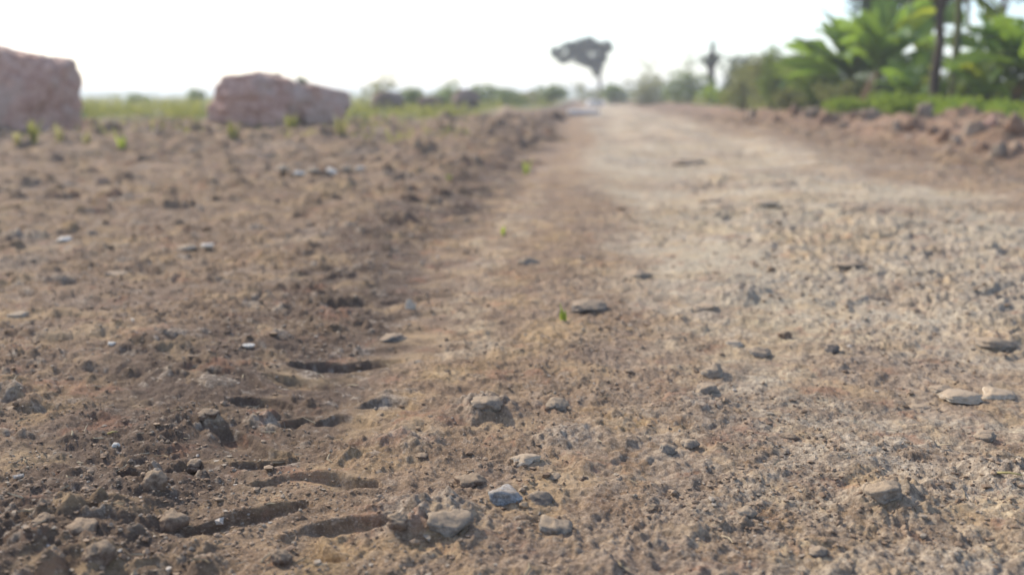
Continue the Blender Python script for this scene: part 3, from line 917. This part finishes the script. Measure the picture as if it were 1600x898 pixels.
# ------------------------------------------------------------------ banana plants
def banana_leaf(rg, L, W, az, up, curl, tear=.35, roll=0.0):
    """arched blade with a thick midrib, sides folded up a little and torn into strips"""
    b = MB(); n = 16
    dirh = Vector((math.cos(az), math.sin(az), 0)); side0 = Vector((-math.sin(az), math.cos(az), 0))
    pts = []; p = Vector((0, 0, 0)); el = up
    for i in range(n + 1):
        pts.append((p.copy(), el))
        el = up - curl * ((i + 1) / n) ** 1.35
        p = p + (dirh * math.cos(el) + Vector((0, 0, 1)) * math.sin(el)) * (L / n)
    tint = rg.uniform()
    b.add(*tube([q for q, _ in pts], [max(.004, .022 * L / 2.2 * (1 - .85 * i / n)) for i in range(n + 1)], 5), tint)
    for sgn in (-1, 1):
        i = 2
        while i < n:
            k = min(n, i + (1 if rg.uniform() < tear else rg.randint(2, 5)))
            dr = rg.uniform(-.35, .25) ; V = []; F = []
            for j in range(i, k + 1):
                f = (j - 2) / (n - 2)
                ww = W * .5 * math.sin(math.pi * min(1, f * .93 + .07)) ** .55 * (1 - .35 * f)
                q, e = pts[j]
                nrm0 = Vector((0, 0, 1)) * math.cos(e) - dirh * math.sin(e)
                rl = roll * min(1, .3 + f)
                nrm = nrm0 * math.cos(rl) - side0 * math.sin(rl); side = side0 * math.cos(rl) + nrm0 * math.sin(rl)
                back = dirh * math.cos(e) + Vector((0, 0, 1)) * math.sin(e)
                gap = 0.0 if j not in (i, k) else (.02 * L if j == i else -.02 * L) * (.6 if tear > .2 else .2)
                o1 = q + back * gap * .3
                m_ = q + side * sgn * ww * .55 + nrm * ww * (.22 + .2 * dr) + back * (gap * .7 + .04 * L * .5)
                t_ = q + side * sgn * ww + nrm * ww * (.10 + .75 * dr) + back * (gap + .05 * L)
                V += [o1, m_, t_]
            for j in range(k - i):
                a = j * 3
                F += [(a, a + 1, a + 4, a + 3), (a + 1, a + 2, a + 5, a + 4)]
            b.add(V, F, min(1, max(0, tint + rg.uniform(-.25, .25))))
            i = k
    return b


def banana(label, x, y, hs, seed, leaves, ll=2.0, lw=.55, lean=(0, 0), rad=.11, mats=None, group='banana plants behind the earth bank'):
    """leaves: list of (azimuth deg, up deg, curl deg, kind)"""
    hs += .2
    leaves = leaves + [(az + 23, min(86, up + 14), curl * .8 + 8, 'g') for az, up, curl, kd in leaves[::3]] + [(leaves[0][0] + 60, -10, 70, 'dry')]
    rg = np.random.RandomState(seed)
    root = empty('banana_plant', (x, y, Z(x, y) - .05), label, 'banana plant', group)
    b = MB()
    n = 9
    P = [Vector((lean[0] * (i / n) ** 1.6, lean[1] * (i / n) ** 1.6, hs * i / n)) for i in range(n + 1)]
    b.add(*tube(P, [rad * (1.12 - .6 * i / n) for i in range(n + 1)], 12))
    b.build('pseudostem', M['stem_ban'], root)
    for az, up, curl, kind in leaves:
        L = ll * .86 * rg.uniform(.8, 1.12)
        lf = banana_leaf(rg, L, lw * (.34 if kind == 'dry' else 1.0) * rg.uniform(.8, 1.15), R(az), R(up), R(curl),   .55 if kind == 'dry' else .2, rg.uniform(-1.0, 1.0))
        o = lf.build('leaf', M[{'g': 'leaf_ban', 'y': 'leaf_yel', 'dry': 'leaf_dry'}[kind]], root, P[-1] + Vector((0, 0, rg.uniform(-.15, 0))))
        if kind == 'y': o['label'] = 'yellow green leaf with sunlight put into its colour'
        if kind == 'dry': o['label'] = 'withered brown hanging leaf'
    return root


def ring(rg, n, a0=0, up=(35, 75), curl=(60, 120)):
    return [(a0 + 360 * k / n + rg.uniform(-18, 18), rg.uniform(*up), rg.uniform(*curl), 'g') for k in range(n)]


rgb = np.random.RandomState(77)
banana('bushy banana plant leftmost of the banana row, leaves reaching over the verge', AT(1335, 24), 24, .85, 1,
       [(178, 30, 30, 'g'), (168, 47, 40, 'g'), (190, 17, 25, 'g'), (184, 62, 50, 'g'), (172, 75, 45, 'g'), (60, 60, 70, 'g'), (10, 62, 60, 'g'), (-8, 45, 60, 'g'), (-30, 70, 60, 'g'), (-70, 62, 90, 'g'), (-110, 60, 90, 'g'), (150, 80, 40, 'g'), (40, 84, 35, 'g'), (215, 50, 70, 'g'), (178, 40, 15, 'g'), (5, 30, 60, 'g'), (-85, 80, 80, 'g')], 2.15, .66, (-.1, 0), .13)
banana('banana plant with upright fresh leaves between the bushy one and the brown leafed one', AT(1368, 22), 22, .9, 2,
       [(175, 60, 50, 'g'), (100, 75, 50, 'g'), (10, 52, 60, 'g'), (-15, 74, 50, 'y'), (-90, 66, 90, 'g'), (-150, 55, 70, 'g'), (60, 82, 40, 'g'), (190, 70, 50, 'g'), (0, 35, 70, 'g'), (178, 82, 40, 'y'), (4, 66, 45, 'g')], 2.0, .64, (.05, 0), .12)
banana('banana plant with withered brown leaves hanging round its stem', AT(1398, 25), 25, 2.0, 3,
       [(170, 10, 110, 'dry'), (20, 5, 100, 'dry'), (-60, 5, 95, 'dry'), (-20, -25, 65, 'y'), (190, 60, 80, 'g'), (60, 70, 80, 'g'), (-40, 75, 70, 'g'), (-120, 60, 90, 'g'), (120, 78, 60, 'g')], 1.6, .6, (.1, .1), .12)
banana('tall banana plant right of the slender dark trunk with a broad yellow green leaf', AT(1490, 20), 20, 2.55, 4,
       [(-6, -38, 25, 'y'), (-25, -20, 60, 'y'), (172, 15, 110, 'g'), (120, 60, 100, 'g'), (40, 70, 80, 'g'), (-90, 60, 110, 'g'), (190, 40, 110, 'g'), (80, 82, 50, 'g')], 1.6, .62, (-.05, 0), .10)
banana('banana plant with pale hanging leaves, second from the right of the banana row', AT(1556, 21), 21, 1.0, 5,
       [(175, 20, 100, 'y'), (150, 60, 80, 'g'), (60, 60, 80, 'g'), (10, 35, 90, 'y'), (-15, 60, 70, 'g'), (-100, 50, 110, 'y'), (100, 80, 50, 'g'), (-165, 55, 80, 'g'), (190, 70, 50, 'g')], 1.6, .58, (.0, 0), .10)
banana('dense banana plant cut off by the right edge of the photo', AT(1612, 17.5), 17.5, .8, 6,
       ring(rgb, 14, 10, (30, 80), (40, 100)), 1.7, .64, (0, 0), .11)
banana('young banana sucker low in front of the upright leafed plant', AT(1420, 20), 20, .4, 7,
       [(170, 60, 70, 'g'), (10, 60, 70, 'y'), (-60, 60, 90, 'g'), (100, 75, 60, 'g'), (-130, 55, 80, 'g'), (30, 80, 40, 'g')], 1.15, .42, (0, 0), .06)
banana('young banana sucker low in front of the broad yellow leafed plant', AT(1530, 18.5), 18.5, .4, 8,
       [(165, 75, 60, 'g'), (8, 65, 70, 'g'), (-70, 50, 110, 'g'), (90, 75, 60, 'g'), (-140, 60, 80, 'g'), (200, 75, 50, 'y')], 1.05, .40, (0, 0), .06)
banana('tall banana plant standing behind the slender dark trunk', AT(1440, 28), 28, 2.2, 9,
       [(182, 0, 60, 'g'), (-5, 0, 65, 'g'), (170, 35, 90, 'g'), (10, 30, 90, 'g'), (200, 60, 70, 'g'), (-20, 62, 70, 'g'), (90, 70, 80, 'g'), (-90, 60, 120, 'g'), (-120, 40, 120, 'g')], 1.9, .7, (.1, 0), .13)
banana('banana plant at the back, seen between the two right end plants', AT(1584, 27), 27, 1.2, 10,
       ring(rgb, 11, 5, (25, 80), (40, 90)), 2.0, .62, (0, 0), .12)


# slender trees whose crowns stand above the picture
def tree(name, label, x, y, base, spine, rads, clumps, n, ls, m, seed, limbs=(), bark='bark', seg=10, aspect=.45, group=None, cat='tree'):
    rg = np.random.RandomState(seed)
    root = empty(name, (x, y, base), label, cat, group)
    b = MB(); b.add(*tube(spine, rads, seg))
    for pts, rr in limbs: b.add(*tube(pts, rr, 7))
    b.build('trunk', M[bark], root)
    v, F, t = leaf_cloud(rg, clumps, n, ls, .3, aspect)
    link('crown', mesh_np('crown', v, F.ravel(), np.full(len(F), 4), M[m], {'tint': t}), root)
    return root


def slim_tree(label, u, dist, h, r0, seed, bark, lean=0):
    rg = np.random.RandomState(seed)
    x = AT(u, dist)
    sp = [(lean * (i / 8) ** 2 + rg.uniform(-.03, .03), rg.uniform(-.03, .03), h * i / 8 - .1) for i in range(9)]
    rr = [r0 * (1.25 if i == 0 else 1.0 - .55 * i / 8) for i in range(9)]
    cl, lim = [], []
    for k in range(16):
        a = k * 2.4; q = rg.uniform(.35, 1.25); zz = h * rg.uniform(.62, 1.05)
        c = (lean + math.cos(a) * q, math.sin(a) * q, zz)
        cl.append((c, (.42, .42, .3)))
        lim.append(([(lean * .7, 0, zz - .7), (c[0] * .5 + lean * .35, c[1] * .5, zz - .2), c], [.035, .025, .01]))
    tree('slender_tree', label, x, dist, Z(x, dist), sp, rr, cl, 2600, .2, 'leaf_dark', seed, lim, bark, cat='tree', group='slender trees among the banana plants')


slim_tree('slender tree with straight dark trunk in front of the banana row', 1459, 19.0, 4.2, .105, 31, 'bark', .05)
slim_tree('slender tree with thin reddish trunk behind the pale leafed banana plant', 1556, 25.0, 4.8, .085, 32, 'bark_red', -.05)
slim_tree('slender tree with crooked dark trunk behind the brown leafed banana plant', 1384, 29.0, 4.9, .10, 33, 'bark', .3)


# lone tree far down the road: short stem, limbs fanning up to the left, flat ragged crown
def lone_tree():
    D = 92.0; k = D / FPX
    zb = CAMH - Z(AT(936, D), D)
    P = lambda u, v, dy=0: ((u - 936) * k, dy, zb + (HZ - v) * k)
    spine = [P(937, 163), P(937, 130), P(935, 116), P(931, 106)]
    lim = []
    rg = np.random.RandomState(8)
    cl = []
    for (u, v, ru, rv) in [(872, 88, 9, 6), (880, 96, 7, 5), (886, 80, 9, 7), (900, 78, 12, 9), (914, 76, 12, 9), (926, 82, 12, 11), (938, 80, 11, 9), (944, 74, 8, 5),
                           (915, 90, 10, 8), (902, 92, 9, 7), (928, 94, 9, 9), (936, 92, 7, 9), (893, 88, 8, 5), (920, 70, 8, 5), (906, 71, 7, 4), (927, 104, 7, 7), (918, 98, 8, 6), (933, 112, 5, 7), (936, 104, 6, 8), (910, 97, 7, 5), (872, 84, 8, 5), (950, 78, 5, 4)]:
        dy = rg.uniform(-1.2, 1.2)
        for _ in range(3): cl.append((P(u + rg.uniform(-.7, .7) * ru, v + rg.uniform(-.6, .6) * rv, dy + rg.uniform(-.5, .5)), (ru * k * .55, .5, rv * k * .5)))
        lim.append(([P(933, 112), P((933 + u) / 2 + 3, (112 + v) / 2, dy * .4), P(u, v, dy)], [.10, .07, .03]))
    x = AT(936, D)
    tree('lone_tree', 'lone dark tree with flat crown leaning left at the end of the road', x, D, Z(x, D), spine, [.22, .17, .15, .12], cl, 3600, .34, 'leaf_tree', 8, lim)


lone_tree()


# dead stump-like tree
def stump_tree():
    D = 58.0; k = D / FPX
    zb = CAMH - Z(AT(1110, D), D)
    P = lambda u, v, dy=0: ((u - 1110) * k, dy, zb + (HZ - v) * k)
    b = MB()
    b.add(*tube([P(1108, 168), P(1110, 130), P(1110, 108), P(1111, 92), P(1111, 78), P(1112, 62)], [.3, .22, .2, .2, .07, .02], 9))
    b.add(*tube([P(1110, 112), P(1101, 100), P(1095, 92)], [.15, .10, .04], 7))
    b.add(*tube([P(1110, 108), P(1119, 98), P(1125, 86)], [.15, .10, .03], 7))
    b.add(*tube([P(1110, 100), P(1105, 90), P(1106, 84)], [.12, .09, .03], 7))
    x = AT(1110, D)
    root = empty('dead_tree', (x, D, Z(x, D)), 'dark dead tree stump with short arms and a spike', 'dead tree')
    b.build('trunk', M['bark'], root)
    rg = np.random.RandomState(4)
    cl = [(P(1109, 97), (.42, .35, .22)), (P(1100, 96), (.3, .3, .22)), (P(1118, 92), (.22, .3, .2)), (P(1111, 76), (.1, .12, .3))]
    v, F, t = leaf_cloud(rg, cl, 330, .16)
    link('foliage', mesh_np('foliage', v, F.ravel(), np.full(len(F), 4), M['leaf_dark'], {'tint': t}), root)


stump_tree()

# ------------------------------------------------------------------ bushes
def ub(label, u, dist, wpx, hpx, m, seed, n=900, ls=.13, name='bush', cat='bush', group='bushes behind the road', **kw):
    k = dist / FPX
    # a bush foot on the ground at this distance; hpx is its height above the foot
    if 560 < u < 900: wpx, hpx, n = wpx * 1.25, hpx * 1.3, int(n * 1.5)
    if u > 930: wpx, hpx = wpx * 1.15, hpx * 1.14
    return bush(name, label, cat, AT(u, dist), dist, wpx * k, hpx * k, m, seed, n, ls, group=group, **kw)


# right verge, far to near
ub('rounded dark green bush right beside the lone tree', 962, 70, 42, 34, 'leaf_mid', 41, 900, .25)
ub('wide green bush with a brownish base right of the rounded dark bush', 1012, 62, 70, 44, 'leaf_olive', 42, 1200, .22)
ub('pale feathery shrub rising thinly above the wide green bush', 1002, 66, 48, 68, 'leaf_olive', 43, 260, .2, tallness=1.15)
ub('dark leafy bush left of the dead stump', 1066, 54, 80, 48, 'leaf_mid', 44, 1400, .2)
ub('thin pale shrub with bare twigs above the dark leafy bush', 1076, 57, 40, 78, 'leaf_olive', 45, 150, .18, tallness=1.15, stems=9)
ub('low bright green bush at the road edge under the dead stump', 1120, 40, 84, 26, 'leaf_bright', 46, 1300, .14)
ub('dense dark bush with level top right of the dead stump', 1160, 50, 80, 74, 'leaf_dark', 47, 2400, .2, nclump=16)
ub('dense dark bush with level top merging into tall olive shrubs', 1212, 48, 84, 76, 'leaf_dark', 48, 2400, .2, nclump=16)
ub('tall olive shrub with fine leaves behind the grey bank rock', 1165, 33, 72, 68, 'leaf_olive', 49, 1500, .12, stems=8)
ub('tall olive shrub second from the dead stump, denser than its neighbour', 1212, 30, 84, 84, 'leaf_olive', 50, 2200, .12, stems=8)
ub('tall yellowish green shrub left against the banana plants', 1258, 28, 80, 96, 'leaf_olive', 51, 2200, .12, stems=8)
ub('leafy green shrub under the leftmost banana plant', 1305, 26, 84, 88, 'leaf_mid', 52, 2200, .13, stems=8)
ub('dark green shrub below the withered banana leaves', 1360, 24, 90, 86, 'leaf_mid', 53, 2400, .13, stems=8)
ub('broad green shrub left of the slender dark trunk', 1420, 23, 90, 84, 'leaf_mid', 54, 2400, .13, stems=8)
ub('bright green shrub right of the slender dark trunk', 1490, 21, 92, 84, 'leaf_bright', 55, 2400, .13, stems=8)
ub('lush green shrub under the pale leafed banana plant', 1550, 19.5, 96, 92, 'leaf_mid', 56, 2600, .12, stems=8)
ub('dark lush shrub at the right edge under the cut off banana plant', 1606, 18.5, 90, 120, 'leaf_mid', 57, 2600, .12, stems=8)
ub('low weedy bush on the bank crest below the olive shrubs', 1240, 25, 60, 40, 'leaf_olive', 58, 900, .1)
ub('low weedy bush on the bank crest below the leafy green shrub', 1310, 22, 66, 40, 'leaf_olive', 59, 900, .1)
ub('low dark weed clump on the bank right of the greenish grey rock', 1400, 19.5, 70, 38, 'leaf_mid', 60, 900, .1)
ub('bright green weeds on the bank crest under the leftmost banana plant', 1345, 21, 90, 34, 'leaf_bright', 80, 1500, .09)
ub('bright green weeds on the bank crest left of the slender dark trunk', 1415, 18.5, 90, 34, 'leaf_bright', 81, 1500, .08)
ub('bright green weeds on the bank crest right of the slender dark trunk', 1508, 16.5, 110, 40, 'leaf_bright', 82, 1800, .08)
ub('bright green weeds on the bank crest at the right edge of the photo', 1592, 15.3, 110, 44, 'leaf_bright', 83, 1800, .08)
banana('smaller banana plant at the left end of the row, half hidden in shrubs', AT(1290, 28), 28, .7, 11,
       [(176, 50, 60, 'g'), (190, 30, 70, 'g'), (160, 72, 40, 'g'), (5, 55, 60, 'g'), (-20, 74, 40, 'y'), (-80, 60, 90, 'g'), (90, 80, 40, 'g')], 1.6, .55, (-.1, 0), .10)
ub('tall bright shrub filling the gap left of the bushy banana plant', 1268, 26, 90, 104, 'leaf_bright', 84, 2400, .12, stems=8)
ub('tall leafy shrub between the olive shrubs and the small end banana plant', 1232, 29, 84, 104, 'leaf_mid', 85, 2200, .13, stems=8)
# left side
ub('dark green round bush showing behind the right part of the boulder row', 468, 33, 36, 58, 'leaf_dark', 61, 900, .14)
ub('low green bush just left of the boulder row in the grass', 305, 60, 34, 22, 'leaf_mid', 62, 500, .2)
ub('low grey green bush in the field right of the left boulder', 214, 60, 40, 20, 'leaf_mid', 63, 500, .2)
ub('thin pale shrub behind the small brown boulder', 600, 40, 70, 46, 'leaf_olive', 64, 350, .15, tallness=1.1)
ub('low olive bush between the small brown and the flat boulders', 640, 45, 46, 32, 'leaf_mid', 65, 700, .16)
ub('wide grey green bush behind the flat brownish boulder', 690, 48, 76, 36, 'leaf_mid', 66, 900, .17)
ub('low green bush behind the dark peaked boulder', 770, 52, 80, 32, 'leaf_mid', 67, 900, .18)
ub('small dark bush at the right end of the long rock heap', 860, 60, 46, 30, 'leaf_mid', 68, 700, .2)
ub('brownish bush covering the long low rock heap', 815, 58, 60, 26, 'leaf_olive', 69, 700, .18)
ub('small grassy bush at the foot of the lone tree', 916, 85, 60, 34, 'leaf_olive', 70, 500, .25)

# sprouts and dry tufts
def sprout(label, u, v, hpx, m, seed, n=7, wpx=10, bw=.004, name='sprout', cat='sprout'):
    x, y = GT(u, v)
    k = math.hypot(y, x) / FPX
    tuft(name, label, cat, x, y, wpx * k * .5, hpx * k, m, seed, n, bw, 'green shoots in the bare soil', lean=.5)


sprout('yellow green shoot standing alone in the middle of the road', 881, 502, 48, 'sprout', 1, 4, 8, .009)
sprout('tiny pale green shoot on the tan strip beyond the yellow green one', 786, 368, 22, 'sprout', 2, 4, 8, .006)
sprout('small green shoot by the dark ruts far up the road', 702, 282, 18, 'sprout', 3, 5, 9, .009)
sprout('yellowish shoot right of the dark ruts far up the road', 822, 272, 26, 'sprout', 4, 7, 14, .010)
sprout('tall bright tuft right in front of the left boulder', 53, 224, 38, 'grass', 5, 14, 16, .018, 'grass_tuft', 'grass tuft')
sprout('short dry tuft left of the tall bright tuft', 28, 226, 20, 'straw', 6, 12, 18, .016, 'grass_tuft', 'grass tuft')
sprout('yellow green tuft in the rough soil between the boulder groups', 190, 232, 24, 'sprout', 7, 12, 16, .016, 'grass_tuft', 'grass tuft')
sprout('thin dry tuft below the gap beside the left boulder', 92, 222, 30, 'straw', 8, 10, 14, .014, 'grass_tuft', 'grass tuft')
sprout('dry tuft in the soil right of the thin dry tuft', 135, 224, 22, 'straw', 9, 12, 20, .014, 'grass_tuft', 'grass tuft')
sprout('olive tuft at the foot of the blocky boulder', 366, 216, 34, 'grass', 10, 20, 30, .018, 'grass_tuft', 'grass tuft')
sprout('green tuft between the middle and right boulders of the row', 455, 200, 26, 'grass', 11, 20, 34, .02, 'grass_tuft', 'grass tuft')
sprout('dry yellow tuft right of the tapering boulder', 533, 210, 34, 'straw', 12, 18, 26, .02, 'grass_tuft', 'grass tuft')


# ------------------------------------------------------------------ grass: stuff
def build_grass():
    rg = np.random.RandomState(15)
    X, Y, Hh = [], [], []
    def strip(n, u0, u1, d0, d1, h0, h1):
        u = rg.uniform(u0, u1, n); d = 1 / rg.uniform(1 / d1, 1 / d0, n)
        X.append((u - CX) / FPX * d / math.cos(PITCH)); Y.append(d); Hh.append(rg.uniform(h0, h1, n) * np.clip(d / 30, .6, 2.5))
    strip(9000, -200, 900, 23, 90, .10, .32)
    strip(1800, 120, 330, 23, 40, .15, .45)
    strip(1500, 320, 760, 21, 34, .12, .36)
    strip(2600, -100, 760, 12.5, 23, .10, .30)
    strip(9000, 1080, 1900, 13, 60, .12, .50)
    strip(2500, 930, 1200, 35, 110, .10, .35)
    x, y, h = map(np.concatenate, (X, Y, Hh))
    T = terrain(x, y, False)
    near = (y < 23) & (x < 3) & (fbm(x, y, .8, 2, 421) > .08)
    keep = ((T['grass'] + near * .8) > rg.uniform(.25, .9, len(x))) & (near | (fbm(x, y, .35, 3, 411) + rg.uniform(-.3, .3, len(x)) > -.22)) & ~((T['tw'] > -1.6) & (T['tw'] < 5.6) & (T['s'] < 130))
    x, y, h, z = x[keep], y[keep], h[keep], T['h'][keep]
    clump = ss(-.35, .45, fbm(x, y, .7, 2, 401)); h = h * (.45 + .8 * clump)
    n = len(x)
    a = rg.uniform(0, 6.28, n); ln = rg.uniform(.1, .5, n) * h
    dx, dy = np.cos(a) * ln, np.sin(a) * ln
    b = .010 * np.clip(y / 14, 1, 6); a2 = rg.uniform(-.7, .7, n); sx, sy = np.cos(a2) * b, np.sin(a2) * b
    o = np.zeros(n)
    P = np.stack([x, y, z - .02], 1); S = np.stack([sx, sy, o], 1)
    Mid = P + np.stack([dx * .3, dy * .3, h * .55], 1); Tip = P + np.stack([dx, dy, h], 1)
    V = np.stack([P - S * .6, P + S * .6, Mid + S, Mid - S, Tip], 1).reshape(-1, 3)
    k = np.arange(n)[:, None] * 5
    F = np.concatenate([np.concatenate([k + 0, k + 1, k + 2, k + 3, k + 3, k + 2, k + 4], 1)]).ravel()
    sizes = np.tile([4, 3], n)
    me = mesh_np('grass', V, F, sizes, M['grass'], {'tint': np.repeat(rg.uniform(0, 1, n), 5)})
    g = link('grass', me); g['kind'] = 'stuff'; g['label'] = 'yellow green grass along the field and behind the bank'
    print('grass blades', n)


build_grass()


def build_treeline():
    rg = np.random.RandomState(21); cl = []
    for k in range(230):
        u = rg.uniform(-500, 1250); D = rg.uniform(380, 520)
        x = (u - CX) / FPX * D; hh = rg.uniform(1.2, 3.2) + 1.6 * (rg.uniform() < .12)
        cl.append(((x, D, hh * .45), (rg.uniform(3, 8), 4, hh * .55)))
    v, F, t = leaf_cloud(rg, cl, 15000, 1.1)
    v[:, 2] = np.maximum(v[:, 2], -.1)
    o = link('treeline', mesh_np('treeline', v, F.ravel(), np.full(len(F), 4), M['leaf_mid'], {'tint': t})); o['kind'] = 'stuff'
    o['label'] = 'faint far off tree line on the horizon'


build_treeline()


# small litter: a straw and a twig
def stick(name, label, u, v, lpx, ang, rad, m):
    x, y = G(u, v); z = Z(x, y); x, y = G(u, v, z)
    L = lpx * math.hypot(x, y) / FPX
    b = MB(); d = Vector((math.cos(ang), math.sin(ang), 0))
    b.add(*tube([d * (-L / 2) + Vector((0, 0, .002)), Vector((0, .004, .006)), d * (L / 2) + Vector((0, 0, .009))], [rad, rad * .9, rad * .5], 6))
    tag(b.build(name, M[m], None, (x, y, max(z, Z(x + d.x * L / 2, y + d.y * L / 2), Z(x - d.x * L / 2, y - d.y * L / 2)))), label, 'twig')


stick('straw', 'yellow bit of straw on the crumbly soil at lower left', 176, 680, 20, -.4, .0016, 'straw')
stick('twig', 'pale thin twig on the stony ground at the right edge', 1577, 745, 34, -.8, .002, 'straw')

build_litter()

# ------------------------------------------------------------------ haze
def build_haze():
    bm = bmesh.new(); bmesh.ops.create_cube(bm, size=1)
    top, bot = 7.5, -1.4
    for v in bm.verts:
        v.co = Vector((v.co.x * 6800, v.co.y * 6800, bot if v.co.z < 0 else top))
    me = bpy.data.meshes.new('haze'); bm.to_mesh(me); bm.free()
    m = bpy.data.materials.new('thin_haze'); m.use_nodes = True; nt = m.node_tree; nt.nodes.clear()
    out = nt.nodes.new('ShaderNodeOutputMaterial'); pv = nt.nodes.new('ShaderNodeVolumePrincipled')
    pv.inputs['Color'].default_value = (.86, .90, .95, 1); pv.inputs['Density'].default_value = HAZE
    pv.inputs['Anisotropy'].default_value = .2
    nt.links.new(pv.outputs[0], out.inputs['Volume'])
    me.materials.append(m); o = link('haze', me); o['kind'] = 'stuff'; o['label'] = 'pale haze lying over the whole place'


HAZE = .0021
build_haze()

# ------------------------------------------------------------------ light
SUN_AZ, SUN_EL = -47.0, 36.0          # degrees left of the view, above the horizon
w = bpy.data.worlds.new('World'); SC.world = w; w.use_nodes = True
nt = w.node_tree; bg = nt.nodes['Background']
sky = nt.nodes.new('ShaderNodeTexSky'); sky.sky_type = 'NISHITA'; sky.sun_disc = False
sky.sun_elevation = R(SUN_EL); sky.sun_rotation = R(SUN_AZ)
sky.air_density = 1.0; sky.dust_density = 1.2; sky.ozone_density = 1.0
sn = N(nt)
mpn = nt.nodes.new('ShaderNodeMapping'); mpn.inputs['Scale'].default_value = (1, 1, 5.5); nt.links.new(nt.nodes['Texture Coordinate'].outputs['Generated'], mpn.inputs[0])
cf = sn.ramp(sn.noise(2.2, 5, .55, .3, mpn.outputs[0]), .45, .65, 0, .35)                    # thin high cloud
skc = sn.mix(1.0, sky.outputs[0], (.89, .96, 1.10), 'MULTIPLY')
skc = sn.mix(cf, skc, (8.2, 8.3, 8.4))
nt.links.new(skc, bg.inputs[0]); bg.inputs[1].default_value = .135
L = bpy.data.lights.new('sun', 'SUN'); L.energy = 3.1; L.angle = R(1.2); L.color = (1, .90, .76)
so = bpy.data.objects.new('sun', L); COL.objects.link(so)
d = Vector((math.sin(R(SUN_AZ)) * math.cos(R(SUN_EL)), math.cos(R(SUN_AZ)) * math.cos(R(SUN_EL)), math.sin(R(SUN_EL))))
so.rotation_euler = d.to_track_quat('Z', 'Y').to_euler()

# ------------------------------------------------------------------ camera
cam = bpy.data.cameras.new('camera'); co = bpy.data.objects.new('camera', cam); COL.objects.link(co)
cam.sensor_width = 36; cam.lens = 36 * FPX / 1600; cam.clip_start = .02; cam.clip_end = 12000
co.location = (0, 0, CAMH); co.rotation_euler = (R(90) - PITCH, 0, 0)
cam.dof.use_dof = True; cam.dof.focus_distance = 1.62; cam.dof.aperture_fstop = 2.4
SC.camera = co

SC.render.engine = 'CYCLES'
c = SC.cycles
c.use_denoising = True; c.denoiser = 'OPENIMAGEDENOISE'
c.max_bounces = 8; c.diffuse_bounces = 3; c.transparent_max_bounces = 8; c.volume_bounces = 1
c.use_adaptive_sampling = True; c.adaptive_threshold = .01
vs = SC.view_settings
vs.view_transform = 'Standard'; vs.look = 'None'; vs.gamma = 1; vs.exposure = .92; vs.use_curve_mapping = False
SC.render.film_transparent = False
